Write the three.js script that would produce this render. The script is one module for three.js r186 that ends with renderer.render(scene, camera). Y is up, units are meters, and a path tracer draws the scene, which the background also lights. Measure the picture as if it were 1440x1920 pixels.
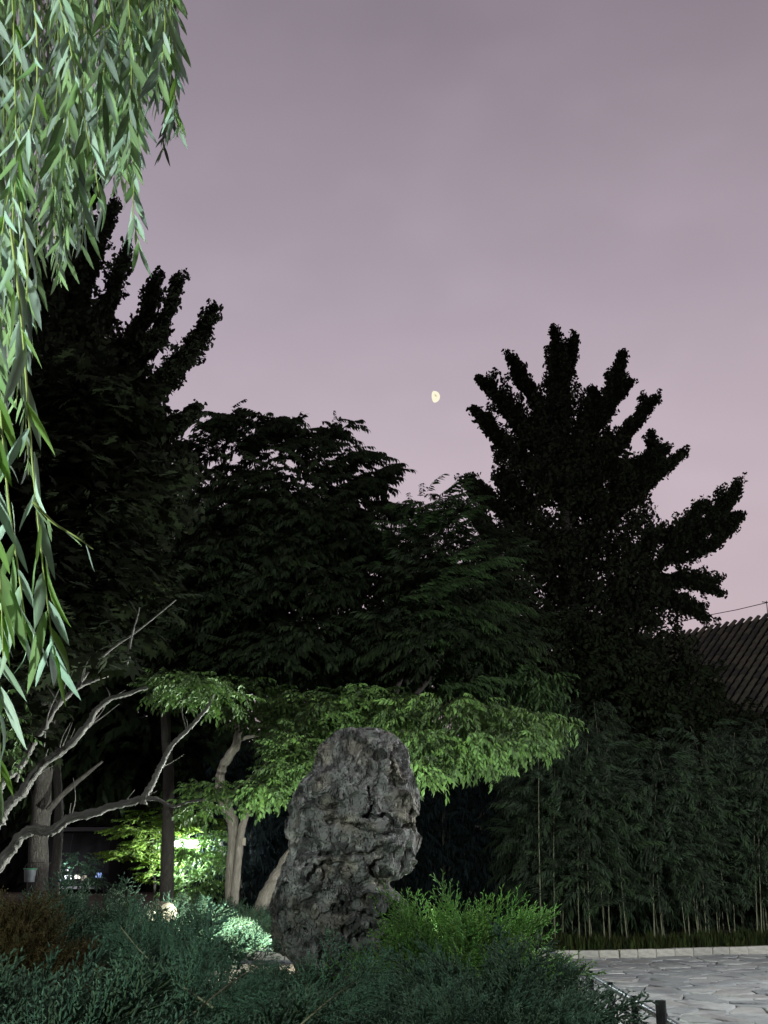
import * as THREE from 'three';
import { mergeGeometries } from 'three/addons/utils/BufferGeometryUtils.js';
import { RoundedBoxGeometry } from 'three/addons/geometries/RoundedBoxGeometry.js';
import { createNoise3D } from 'simplex-noise';

// ------------------------------------------------------------------ camera, sky, moonlight, exposure
const scene = new THREE.Scene();
const EYE = 1.5, FOV = 50, PITCH = THREE.MathUtils.degToRad(17.3), F = 960 / Math.tan(THREE.MathUtils.degToRad(FOV / 2));
const camera = new THREE.PerspectiveCamera(FOV, 0.75, 0.05, 900);
camera.position.set(0, EYE, 0);
camera.rotation.set(PITCH, 0, 0);
scene.add(camera);
const renderer = new THREE.WebGLRenderer({ antialias: true });
renderer.toneMapping = THREE.LinearToneMapping;
renderer.toneMappingExposure = 1;
renderer.shadowMap.enabled = true;

const rng = (s) => () => { s = (s + 0x6d2b79f5) | 0; let t = Math.imul(s ^ (s >>> 15), 1 | s); t = (t + Math.imul(t ^ (t >>> 7), 61 | t)) ^ t; return ((t ^ (t >>> 14)) >>> 0) / 4294967296; };
const noise3 = createNoise3D(rng(11));
const fbm = (x, y, z, o = 4) => { let s = 0, a = 0.5; for (let i = 0; i < o; i++) { s += a * noise3(x, y, z); x *= 2.03; y *= 2.03; z *= 2.03; a *= 0.5; } return s; };
const V = (x, y, z) => new THREE.Vector3(x, y, z), lerp = THREE.MathUtils.lerp, clamp = THREE.MathUtils.clamp, smooth = THREE.MathUtils.smoothstep;
// a point of the place that is seen towards a pixel of the 1440 x 1920 photograph, d metres ahead
const ray = (px, py) => V((px - 720) / F, (960 - py) / F, -1).applyAxisAngle(V(1, 0, 0), PITCH);
const P = (px, py, d) => { const r = ray(px, py); return r.multiplyScalar(-d / r.z).add(V(0, EYE, 0)); };
const PH = (px, py, h) => { const r = ray(px, py); return r.multiplyScalar((h - EYE) / r.y).add(V(0, EYE, 0)); };
const mpp = (d) => d * 1.05 / F;

{
  const W = 1024, H = 512, data = new Float32Array(W * H * 4);
  const stops = [[-90, .10, .085, .09], [-3, .42, .34, .36], [0, .55, .445, .475], [12, .575, .470, .518], [20, .535, .448, .506], [28, .420, .355, .420], [41, .268, .226, .270], [60, .17, .145, .178], [90, .12, .102, .13]];
  for (let j = 0; j < H; j++) for (let i = 0; i < W; i++) {
    const up = ((j + .5) / H - .5) * 180, az = ((i + .5) / W - .5) * 2 * Math.PI, c = Math.cos(up * Math.PI / 180);
    let k = 0; while (k < stops.length - 2 && up > stops[k + 1][0]) k++;
    const a = stops[k], b = stops[k + 1], t = clamp((up - a[0]) / (b[0] - a[0]), 0, 1);
    const dx = Math.cos(az) * c, dy = Math.sin(up * Math.PI / 180), dz = Math.sin(az) * c;
    const cl = 1 + .07 * fbm(dx * 3 + 4, dy * 7, dz * 3, 5) + .08 * Math.max(0, fbm(dx * 6 + 9, dy * 12, dz * 6, 4));
    const warm = dx;      // the town glow is a little pinker and duller to the right
    const o = (j * W + i) * 4;
    data[o] = lerp(a[1], b[1], t) * cl * (1 - .06 * warm); data[o + 1] = lerp(a[2], b[2], t) * cl * (1 - .10 * warm); data[o + 2] = lerp(a[3], b[3], t) * cl * (1 - .12 * warm); data[o + 3] = 1;
  }
  const sky = new THREE.DataTexture(data, W, H, THREE.RGBAFormat, THREE.FloatType);
  sky.mapping = THREE.EquirectangularReflectionMapping; sky.magFilter = THREE.LinearFilter; sky.minFilter = THREE.LinearFilter; sky.needsUpdate = true;
  scene.background = sky; scene.environment = sky;
}
const MOON = P(814, 744, 380);
const moonLight = new THREE.DirectionalLight(new THREE.Color(1, .93, .8), .02);
moonLight.name = 'moon_light'; moonLight.position.copy(MOON.clone().normalize().multiplyScalar(60)); moonLight.castShadow = true;
Object.assign(moonLight.shadow.camera, { left: -25, right: 25, top: 25, bottom: -25, near: 1, far: 120 });
scene.add(moonLight, moonLight.target);

// ------------------------------------------------------------------ lamps of the place: position, strength (cd), colour
const LAMPS = {
  path: { at: V(-3.0, 2.7, .3), cd: 64, color: [.86, 1, .93] },
  plaza: { at: V(8.2, 3.4, -11.4), cd: 165, color: [.93, .98, 1] },
  flood: { at: P(650, 1760, 11.2), cd: 98, color: [.9, 1, .92] },
  garden: { at: P(352, 1583, 22), cd: 52, color: [.9, 1, .97] },
};

// ------------------------------------------------------------------ helpers
const taken = {};
const numbered = (n) => { const k = taken[n] = (taken[n] ?? -1) + 1; return k ? `${n}_${String(k).padStart(3, '0')}` : n; };
function tag(o, label, category, group) { o.userData.label = label; o.userData.category = category; if (group) o.userData.group = group; return o; }
function thing(name, label, category, at, group) { const o = new THREE.Group(); o.name = numbered(name); if (at) o.position.copy(at); scene.add(o); return tag(o, label, category, group); }
function part(name, geo, mat, parent, world = true) {      // geometry given in the place's own metres unless world is false
  const m = new THREE.Mesh(geo, mat); m.name = name; m.castShadow = m.receiveShadow = true;
  if (world && parent !== scene) { parent.updateWorldMatrix(true, false); geo.applyMatrix4(parent.matrixWorld.clone().invert()); }
  parent.add(m); return m;
}
function struct(name, geo, mat) { const m = new THREE.Mesh(geo, mat); m.name = name; m.castShadow = m.receiveShadow = true; m.userData.kind = 'structure'; scene.add(m); return m; }
function instanced(name, geo, mat, mats, cols, parent) {
  const m = new THREE.InstancedMesh(geo, mat, mats.length); m.name = name; m.userData.kind = 'stuff'; m.castShadow = m.receiveShadow = true;
  parent.updateWorldMatrix(true, false); const inv = parent.matrixWorld.clone().invert(), c = new THREE.Color();
  mats.forEach((x, i) => { m.setMatrixAt(i, x.clone().premultiply(inv)); m.setColorAt(i, c.setRGB(...cols[i])); });
  parent.add(m); return m;
}
class Geo {
  constructor() { this.p = []; this.i = []; this.c = []; this.uv = []; }
  v(x, y, z, c = [1, 1, 1], u = 0, w = 0) { this.p.push(x, y, z); this.c.push(...c); this.uv.push(u, w); return this.p.length / 3 - 1; }
  vv(q, c, u, w) { return this.v(q.x, q.y, q.z, c, u, w); }
  f(...t) { this.i.push(...t); }
  build() {
    const g = new THREE.BufferGeometry();
    g.setAttribute('position', new THREE.Float32BufferAttribute(this.p, 3)); g.setAttribute('color', new THREE.Float32BufferAttribute(this.c, 3));
    g.setAttribute('uv', new THREE.Float32BufferAttribute(this.uv, 2)); g.setIndex(this.i); g.computeVertexNormals(); return g;
  }
}
// a leaf: base, direction, face normal, length, width; folded along its midrib and bent towards its tip
function leaf(G, b, dir, nrm, L, W, { fold = .25, bend = .15, secs = [.3, .65], prof = (t) => Math.sin(Math.PI * Math.pow(t, .75)), col = [1, 1, 1], rib = 1 } = {}) {
  const side = dir.clone().cross(nrm).normalize(), n = side.clone().cross(dir).normalize(), mid = col.map((x) => x * rib);
  const at = (t, s) => { const w = W * .5 * prof(t) * s; return b.clone().addScaledVector(dir, L * t).addScaledVector(n, -bend * L * t * t + Math.abs(w) * fold).addScaledVector(side, w); };
  const v0 = G.vv(b, mid); let pr = null;
  for (const t of secs) { const a = [G.vv(at(t, -1), col), G.vv(at(t, 0), mid), G.vv(at(t, 1), col)]; if (!pr) G.f(v0, a[1], a[0], v0, a[2], a[1]); else G.f(pr[0], pr[1], a[0], pr[1], a[1], a[0], pr[1], pr[2], a[1], pr[2], a[2], a[1]); pr = a; }
  const e = G.vv(at(1, 0), col); G.f(pr[0], pr[1], e, pr[1], pr[2], e);
}
function spindle(G, a, b, r, c0 = [1, 1, 1], c1 = c0, where = .35) {
  const d = b.clone().sub(a).normalize(), s = Math.abs(d.y) < .9 ? V(0, 1, 0) : V(1, 0, 0), x = d.clone().cross(s).normalize(), y = d.clone().cross(x), m = a.clone().lerp(b, where);
  const i0 = G.vv(a, c0), i1 = G.vv(b, c1), k = [0, 1, 2].map((q) => G.vv(m.clone().addScaledVector(x, r * Math.cos(q * 2.094)).addScaledVector(y, r * Math.sin(q * 2.094)), c0));
  for (let q = 0; q < 3; q++) { const n = (q + 1) % 3; G.f(i0, k[n], k[q], i1, k[q], k[n]); }
}
// a tapering, slightly uneven limb through points; radii at the points
function limb(pts, radii, { seg = 9, per = 6, rough = .12, knots = 0, seed = 1, gnarl = 0 } = {}) {
  const curve = new THREE.CatmullRomCurve3(pts, false, 'centripetal'), N = Math.max(4, (pts.length - 1) * per), fr = curve.computeFrenetFrames(N, false), G = new Geo();
  const len = curve.getLength();
  for (let i = 0; i <= N; i++) {
    const t = i / N, c = curve.getPoint(t), k = t * (pts.length - 1), a = Math.min(pts.length - 2, Math.floor(k)), r0 = lerp(radii[a], radii[a + 1], k - a);
    for (let j = 0; j <= seg; j++) {
      const th = (j % seg) / seg * Math.PI * 2, ca = Math.cos(th), sa = Math.sin(th);
      const dir = fr.normals[i].clone().multiplyScalar(ca).addScaledVector(fr.binormals[i], sa);
      const q = c.clone().addScaledVector(dir, r0);
      const n = fbm(q.x * 3 / (r0 * 8 + .1) + seed, q.y * 2, q.z * 3 / (r0 * 8 + .1), 3) * rough * 1.6 + (gnarl ? .14 * (Math.abs(noise3(q.x * 26, q.y * 26, q.z * 26)) - .3) : 0) + knots * Math.max(0, noise3(q.x * 5 + seed, q.y * 5, q.z * 5) - .45);
      if (gnarl && !j) c.add(V(noise3(t * len * 3.2, seed, 1), noise3(t * len * 3.2, seed, 5), noise3(t * len * 3.2, seed, 9)).multiplyScalar(r0 * .55)).add(V(noise3(t * len * 9, seed, 1), noise3(t * len * 9, seed, 5), 0).multiplyScalar(r0 * .13));
      G.vv(c.clone().addScaledVector(dir, r0 * (1 + n)), [1, 1, 1], j / seg * 2 * Math.PI * Math.max(.03, radii[0]), t * len);
    }
  }
  for (let i = 0; i < N; i++) for (let j = 0; j < seg; j++) { const a = i * (seg + 1) + j, b = a + seg + 1; G.f(a, b, a + 1, b, b + 1, a + 1); }
  const e = G.vv(curve.getPoint(1).addScaledVector(fr.tangents[N], radii[radii.length - 1] * .5)), o = N * (seg + 1); for (let j = 0; j < seg; j++) G.f(o + j, e, o + j + 1);
  return G.build();
}
const boxAt = (w, h, d, x, y, z, ry = 0, rad = 0) => { const g = rad ? new RoundedBoxGeometry(w, h, d, 2, rad) : new THREE.BoxGeometry(w, h, d); g.rotateY(ry); g.translate(x, y, z); return g; };
const bar = (a, b, w, h = w) => { const L = a.distanceTo(b), g = new RoundedBoxGeometry(w, h, L, 2, Math.min(w, h) * .18); g.applyMatrix4(new THREE.Matrix4().lookAt(a, b, V(0, 1, 0)).setPosition(a.clone().lerp(b, .5))); return g; };
const rod = (a, b, r, seg = 8) => { const g = new THREE.CylinderGeometry(r, r, a.distanceTo(b), seg); g.applyMatrix4(new THREE.Matrix4().makeRotationFromQuaternion(new THREE.Quaternion().setFromUnitVectors(V(0, 1, 0), b.clone().sub(a).normalize())).setPosition(a.clone().lerp(b, .5))); return g; };

// ------------------------------------------------------------------ computed textures
function lattice(seed, n) { const r = rng(seed), a = new Float32Array(n * n); for (let i = 0; i < a.length; i++) a[i] = r(); return (x, y) => { const xi = Math.floor(x), yi = Math.floor(y), u = x - xi, w = y - yi, s = u * u * (3 - 2 * u), t = w * w * (3 - 2 * w), q = (i, j) => a[((j % n) + n) % n * n + ((i % n) + n) % n]; return lerp(lerp(q(xi, yi), q(xi + 1, yi), s), lerp(q(xi, yi + 1), q(xi + 1, yi + 1), s), t); }; }
function texture(size, f, srgb) {
  const d = new Uint8Array(size * size * 4);
  for (let j = 0; j < size; j++) for (let i = 0; i < size; i++) { const c = f(i / size, j / size), o = (j * size + i) * 4; for (let k = 0; k < 3; k++) d[o + k] = clamp(Math.round(255 * (Array.isArray(c) ? c[k] : c)), 0, 255); d[o + 3] = 255; }
  const t = new THREE.DataTexture(d, size, size); t.wrapS = t.wrapT = THREE.RepeatWrapping; t.magFilter = THREE.LinearFilter; if (srgb) t.colorSpace = THREE.SRGBColorSpace; t.needsUpdate = true; return t;
}
const octaves = (seed, base, n, sx = 1, sy = 1) => { const ls = []; for (let i = 0; i < n; i++) ls.push(lattice(seed + i, base * 2 ** i * Math.max(sx, sy))); return (u, v) => { let s = 0, a = .5, tot = 0; for (let i = 0; i < n; i++) { const k = base * 2 ** i; s += a * ls[i](u * k * sx, v * k * sy); tot += a; a *= .55; } return s / tot; }; };
const barkN = octaves(31, 6, 5, 4, 1), barkF = octaves(41, 16, 4);
const barkBump = texture(512, (u, v) => clamp(Math.abs(barkN(u, v) - .5) * 3.2 + barkF(u, v) * .25, 0, 1));
const barkMap = texture(512, (u, v) => { const k = .55 + .55 * Math.abs(barkN(u, v) - .5) * 2 + .35 * (barkF(u, v) - .5); return [k, k * .97, k * .93]; });
const stoneN = octaves(61, 4, 6, 1, 2), stoneF = octaves(67, 32, 4);
const stoneBump = texture(1024, (u, v) => { const s = stoneN(u, v) * 7; const st = Math.floor(s) + smooth(s - Math.floor(s), .55, 1); return clamp(st / 7 * .8 + stoneF(u, v) * .2, 0, 1); });
const stoneMap = texture(512, (u, v) => { const k = .72 + .5 * (stoneN(u, v) - .5) + .3 * (stoneF(u, v) - .5); return [k, k, k * .98]; });
const soilN = octaves(71, 8, 6), soilF = octaves(79, 64, 3);
const soilMap = texture(512, (u, v) => { const k = .35 + .6 * (soilN(u, v) - .3) + .5 * (soilF(u, v) - .5), w = soilN(v + .3, u); return [k * lerp(1, 1.25, w), k, k * lerp(.95, .7, w)]; });
const rockN = octaves(83, 8, 7), rockF = octaves(97, 40, 4);
const rockBump = texture(1024, (u, v) => clamp(Math.abs(rockN(u, v) - .5) * 2.4 + rockF(u, v) * .35, 0, 1));
barkMap.repeat.set(2.2, .9); barkBump.repeat.set(2.2, .9);

// ------------------------------------------------------------------ materials
const std = (rgb, roughness = .9, o = {}) => new THREE.MeshStandardMaterial({ color: new THREE.Color().setRGB(...rgb), roughness, ...o });
const foliageMat = (rgb, t = .35, rough = .92, spec = .2) => new THREE.MeshPhysicalMaterial({ color: new THREE.Color().setRGB(...rgb), roughness: rough, transmission: t, thickness: 0, vertexColors: true, side: THREE.DoubleSide, specularIntensity: spec });
const bark = (rgb, s = .012) => std(rgb, .95, { map: barkMap, bumpMap: barkBump, bumpScale: s });
const M = {
  willow: foliageMat([.22, .36, .16], .4, .85, .6), willowStem: std([.34, .42, .12], .7),
  ginkgo: foliageMat([.014, .018, .009], .1), dark: foliageMat([.012, .019, .008], .1), lit: foliageMat([.095, .18, .045], .25, .7, .8), yellow: foliageMat([.13, .21, .035], .42),  // lit against dark: glow from below put into the leaf colour
  dim: foliageMat([.024, .044, .016], .12), maple: foliageMat([.015, .021, .008], .1), mid: foliageMat([.030, .062, .017], .2, .8, .5), bamboo: foliageMat([.014, .027, .011], .15, .85, .5), far: foliageMat([.012, .015, .012], .1), hedge: foliageMat([.014, .022, .023], .1),  // dim and mid: fading of that glow up the crown, as leaf colour
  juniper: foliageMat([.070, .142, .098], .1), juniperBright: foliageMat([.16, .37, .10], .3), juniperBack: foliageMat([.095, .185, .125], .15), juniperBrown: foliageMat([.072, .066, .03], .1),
  barkDark: bark([.09, .082, .072]), barkGrey: bark([.40, .39, .37], .035), barkTan: bark([.56, .51, .44]), barkGinkgo: bark([.17, .155, .14], .03), barkDim: bark([.06, .055, .05]), twig: std([.06, .05, .04], .95), twigPale: std([.19, .19, .11], .9),
  culm: std([.10, .105, .058], .6), metal: std([.045, .048, .055], .22, { metalness: .5 }), railHighlight: std([.72, .76, .84], .3, { metalness: 1 }), iron: std([.03, .03, .032], .45, { metalness: .5 }),
  glow: new THREE.MeshStandardMaterial({ color: 0x222222, emissive: new THREE.Color(1, 1, 1), emissiveIntensity: 3 }),
};

// ------------------------------------------------------------------ the setting: ground, beds, paving, kerb
const kerbLine = [[-16, -16.6], [-8, -17.0], [0, -17.25], [3.5, -17.55], [6.5, -18.5], [9.5, -20.2], [14, -24]];
const kerbZ = (x) => { let k = 0; while (k < kerbLine.length - 2 && x > kerbLine[k + 1][0]) k++; const [a, b] = [kerbLine[k], kerbLine[k + 1]]; return lerp(a[1], b[1], clamp((x - a[0]) / (b[0] - a[0]), -1, 2)); };
const FX = 1.9, FZ = -13.7;      // the corner of the low fence
const bedH = (x, z) => .06 + .36 * smooth(Math.min(FX - x, z - FZ, 99), 0, 1.6) * smooth(-z, 1.2, 3) + .03 * fbm(x * .9, z * .9, 3, 3);
const farH = (x, z) => .1 + .05 * fbm(x * .5, z * .5, 8, 3) + .12 * smooth(kerbZ(x) - z, 0, 4);
function field(x0, x1, z0, z1, nx, nz, h, uvs = .8) {
  const g = new Geo();
  for (let j = 0; j <= nz; j++) for (let i = 0; i <= nx; i++) { const x = lerp(x0, x1, i / nx), zz = typeof z0 === 'function' ? lerp(z0(x), z1, j / nz) : lerp(z0, z1, j / nz); g.v(x, h(x, zz), zz, [1, 1, 1], x * uvs, zz * uvs); }
  for (let j = 0; j < nz; j++) for (let i = 0; i < nx; i++) { const a = j * (nx + 1) + i, b = a + nx + 1; g.f(a, a + 1, b, a + 1, b + 1, b); }
  return g.build();
}
const soilMat = std([.10, .075, .05], 1, { map: soilMap, bumpMap: soilMap, bumpScale: .03 });
struct('ground', (() => { const g = new THREE.PlaneGeometry(1600, 1600); g.rotateX(-Math.PI / 2); g.translate(0, -.03, 0); return g; })(), std([.045, .045, .04], 1));
struct('near_bed', field(-10, FX - .06, -1.4, FZ + .02, 70, 70, bedH), soilMat);
struct('far_bed', field(-45, 30, (x) => kerbZ(x) - .14, -60, 90, 60, farH), soilMat);

const paving = struct('pavement', (() => { const g = new THREE.PlaneGeometry(34, 26, 1, 1); g.rotateX(-Math.PI / 2); g.translate(-1, -.006, -12); return g; })(), std([.045, .047, .048], 1, { bumpMap: soilMap, bumpScale: .01 }));
{
  // crazy paving: cells between scattered points, each a slab of its own with a worn rim
  const r = rng(5), sites = [], cw = .50, ch = .27;
  for (let x = -14; x < 13; x += cw) for (let z = -3; z > -24; z -= ch) sites.push([x + (r() - .5) * cw * 1.0 + ((Math.round(z / ch) & 1) ? cw / 2 : 0), z + (r() - .5) * ch * .9]);
  const grid = new Map(), key = (x, z) => Math.floor(x) + ':' + Math.floor(z);
  sites.forEach((s) => { const k = key(...s); if (!grid.has(k)) grid.set(k, []); grid.get(k).push(s); });
  const mats = [0, 1, 2, 3, 4, 5].map((i) => std([[.31, .32, .32], [.28, .29, .295], [.36, .365, .36], [.26, .27, .275], [.33, .325, .315], [.38, .385, .38]][i], .78, { map: stoneMap, bumpMap: stoneBump, bumpScale: .055 }));
  const slabs = [], rest = [];
  for (const s of sites) {
    if (s[1] < kerbZ(s[0]) - .1 || (s[0] < FX + .1 && s[1] > FZ - .15)) continue;
    let poly = [[-1.2, -.9], [1.2, -.9], [1.2, .9], [-1.2, .9]].map(([x, z]) => [s[0] + x, s[1] + z]);
    for (let a = -1; a <= 1; a++) for (let b = -1; b <= 1; b++) for (const o of grid.get(key(s[0] + a, s[1] + b)) ?? []) {
      if (o === s) continue;
      const mx = (s[0] + o[0]) / 2, mz = (s[1] + o[1]) / 2, nx = o[0] - s[0], nz = (o[1] - s[1]) * 1, nl = Math.hypot(nx, nz), gap = .007 + .010 * r();
      const sd = ([x, z]) => ((x - mx) * nx + (z - mz) * nz) / nl + gap, out = [];
      for (let i = 0; i < poly.length; i++) { const p = poly[i], q = poly[(i + 1) % poly.length], dp = sd(p), dq = sd(q); if (dp <= 0) out.push(p); if (dp * dq < 0) { const t = dp / (dp - dq); out.push([lerp(p[0], q[0], t), lerp(p[1], q[1], t)]); } }
      poly = out; if (poly.length < 3) break;
    }
    if (poly.length < 3) continue;
    // keep clear of kerb and fence foot
    if (poly.some(([x, z]) => z < kerbZ(x) + .005)) poly = poly.map(([x, z]) => [x, Math.max(z, kerbZ(x) + .008)]);
    if (poly.some(([x, z]) => x < FX + .06 && z > FZ)) poly = poly.map(([x, z]) => [z > FZ ? Math.max(x, FX + .07) : x, z]);
    // break the edges up a little
    const rim = [];
    poly.forEach((p, i) => { const q = poly[(i + 1) % poly.length], L = Math.hypot(q[0] - p[0], q[1] - p[1]), n = Math.max(1, Math.min(4, Math.round(L / .14))); for (let k = 0; k < n; k++) { const t = k / n; rim.push([lerp(p[0], q[0], t) + (k ? (r() - .5) * .022 : 0), lerp(p[1], q[1], t) + (k ? (r() - .5) * .022 : 0)]); } });
    const cx = rim.reduce((a, p) => a + p[0], 0) / rim.length, cz = rim.reduce((a, p) => a + p[1], 0) / rim.length, g = new Geo();
    const tx = (r() - .5) * .05, tz = (r() - .5) * .07, top = .016 + .016 * r(), ang = r() * 6.28, ca = Math.cos(ang * .08), sa = Math.sin(ang * .08), du = r() * 5, dv = r() * 5;
    const put = (x, z, y) => g.v(x, y, z, [1, 1, 1], ((x - cx) * ca - (z - cz) * sa) * .55 + du, ((x - cx) * sa + (z - cz) * ca) * .55 + dv);
    const H = (x, z) => top + (x - cx) * tx + (z - cz) * tz, c = put(cx, cz, H(cx, cz) + .002), n = rim.length, a = [], b = [], d = [];
    for (const [x, z] of rim) { const k = .012 / Math.max(.05, Math.hypot(x - cx, z - cz)); const ix = lerp(x, cx, k), iz = lerp(z, cz, k); a.push(put(ix, iz, H(ix, iz))); b.push(put(x, z, H(x, z) - .007)); d.push(put(x, z, -.02)); }
    for (let i = 0; i < n; i++) { const j = (i + 1) % n; g.f(c, a[j], a[i], a[i], a[j], b[i], a[j], b[j], b[i], b[i], b[j], d[i], b[j], d[j], d[i]); }
    // is the slab in view?
    const e = V(cx, 0, cz).sub(V(0, EYE, 0)).applyAxisAngle(V(1, 0, 0), -PITCH), px = 720 + F * e.x / -e.z, py = 960 - F * e.y / -e.z;
    const inView = e.z < 0 && px > 1040 && px < 1470 && py < 1960 && py > 1700;
    (inView && slabs.length < 296 ? slabs : rest).push([g, mats[Math.floor(r() * 6)]]);
  }
  slabs.forEach(([g, m]) => { const geo = g.build(); part('paving_stone', geo, m, paving); });
  const m = part('paving_stones', mergeGeometries(rest.map(([g]) => g.build())), mats[0], paving); m.userData.kind = 'stuff';
}
{
  const kerb = new THREE.Group(); kerb.name = 'kerb'; kerb.userData.kind = 'structure'; scene.add(kerb);
  const r = rng(9), mats = [0, 1, 2].map((i) => std([[.40, .38, .34], [.36, .345, .315], [.43, .41, .37]][i], .85, { map: stoneMap, bumpMap: stoneBump, bumpScale: .006 }));
  let x = -6;
  while (x < 9) {
    const L = .29 + .05 * r() + (r() < .12 ? .2 : 0), dz = (kerbZ(x + L * .9) - kerbZ(x)), ang = Math.atan2(-dz, L * .9), cx = x + L * .45;
    const g = new RoundedBoxGeometry(L - .008, .17, .11, 2, .009); g.rotateY(ang + (r() - .5) * .02); g.translate(cx, .045 + (r() - .5) * .006, kerbZ(cx) - .065 + (r() - .5) * .006);
    part('kerb_stone', g, mats[Math.floor(r() * 3)], kerb); x += L * Math.cos(ang);
  }
}

// ------------------------------------------------------------------ the moon
{
  const G = new Geo(), R = 380 * 11.6 / F * 1.02, n = 40, k = 24, rows = [];
  for (let j = 0; j <= n; j++) { const la = (j / n - .5) * Math.PI, c = Math.cos(la), row = []; for (let i = 0; i <= k; i++) { const x = lerp(-.42, 1, i / k) * c, y = Math.sin(la), z = Math.sqrt(Math.max(0, 1 - x * x - y * y)), s = Math.exp(-(((x - .28) * .8 + (y - .2) * .6) ** 2 / .012 + ((x - .28) * -.6 + (y - .2) * .8) ** 2 / .05)); const b = 1.02 - .55 * s; row.push(G.v(x * R, y * R, z * R, [b, b * (.93 - .1 * s), b * (.70 - .2 * s)])); } rows.push(row); }
  for (let j = 0; j < n; j++) for (let i = 0; i < k; i++) G.f(rows[j][i], rows[j][i + 1], rows[j + 1][i], rows[j][i + 1], rows[j + 1][i + 1], rows[j + 1][i]);
  const m = new THREE.Mesh(G.build(), new THREE.MeshBasicMaterial({ vertexColors: true, side: THREE.DoubleSide })); m.name = 'moon'; m.position.copy(MOON); m.lookAt(0, EYE, 0); m.rotateZ(.07);
  scene.add(tag(m, 'pale yellow gibbous moon alone in the mauve night sky', 'moon'));
}

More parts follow.
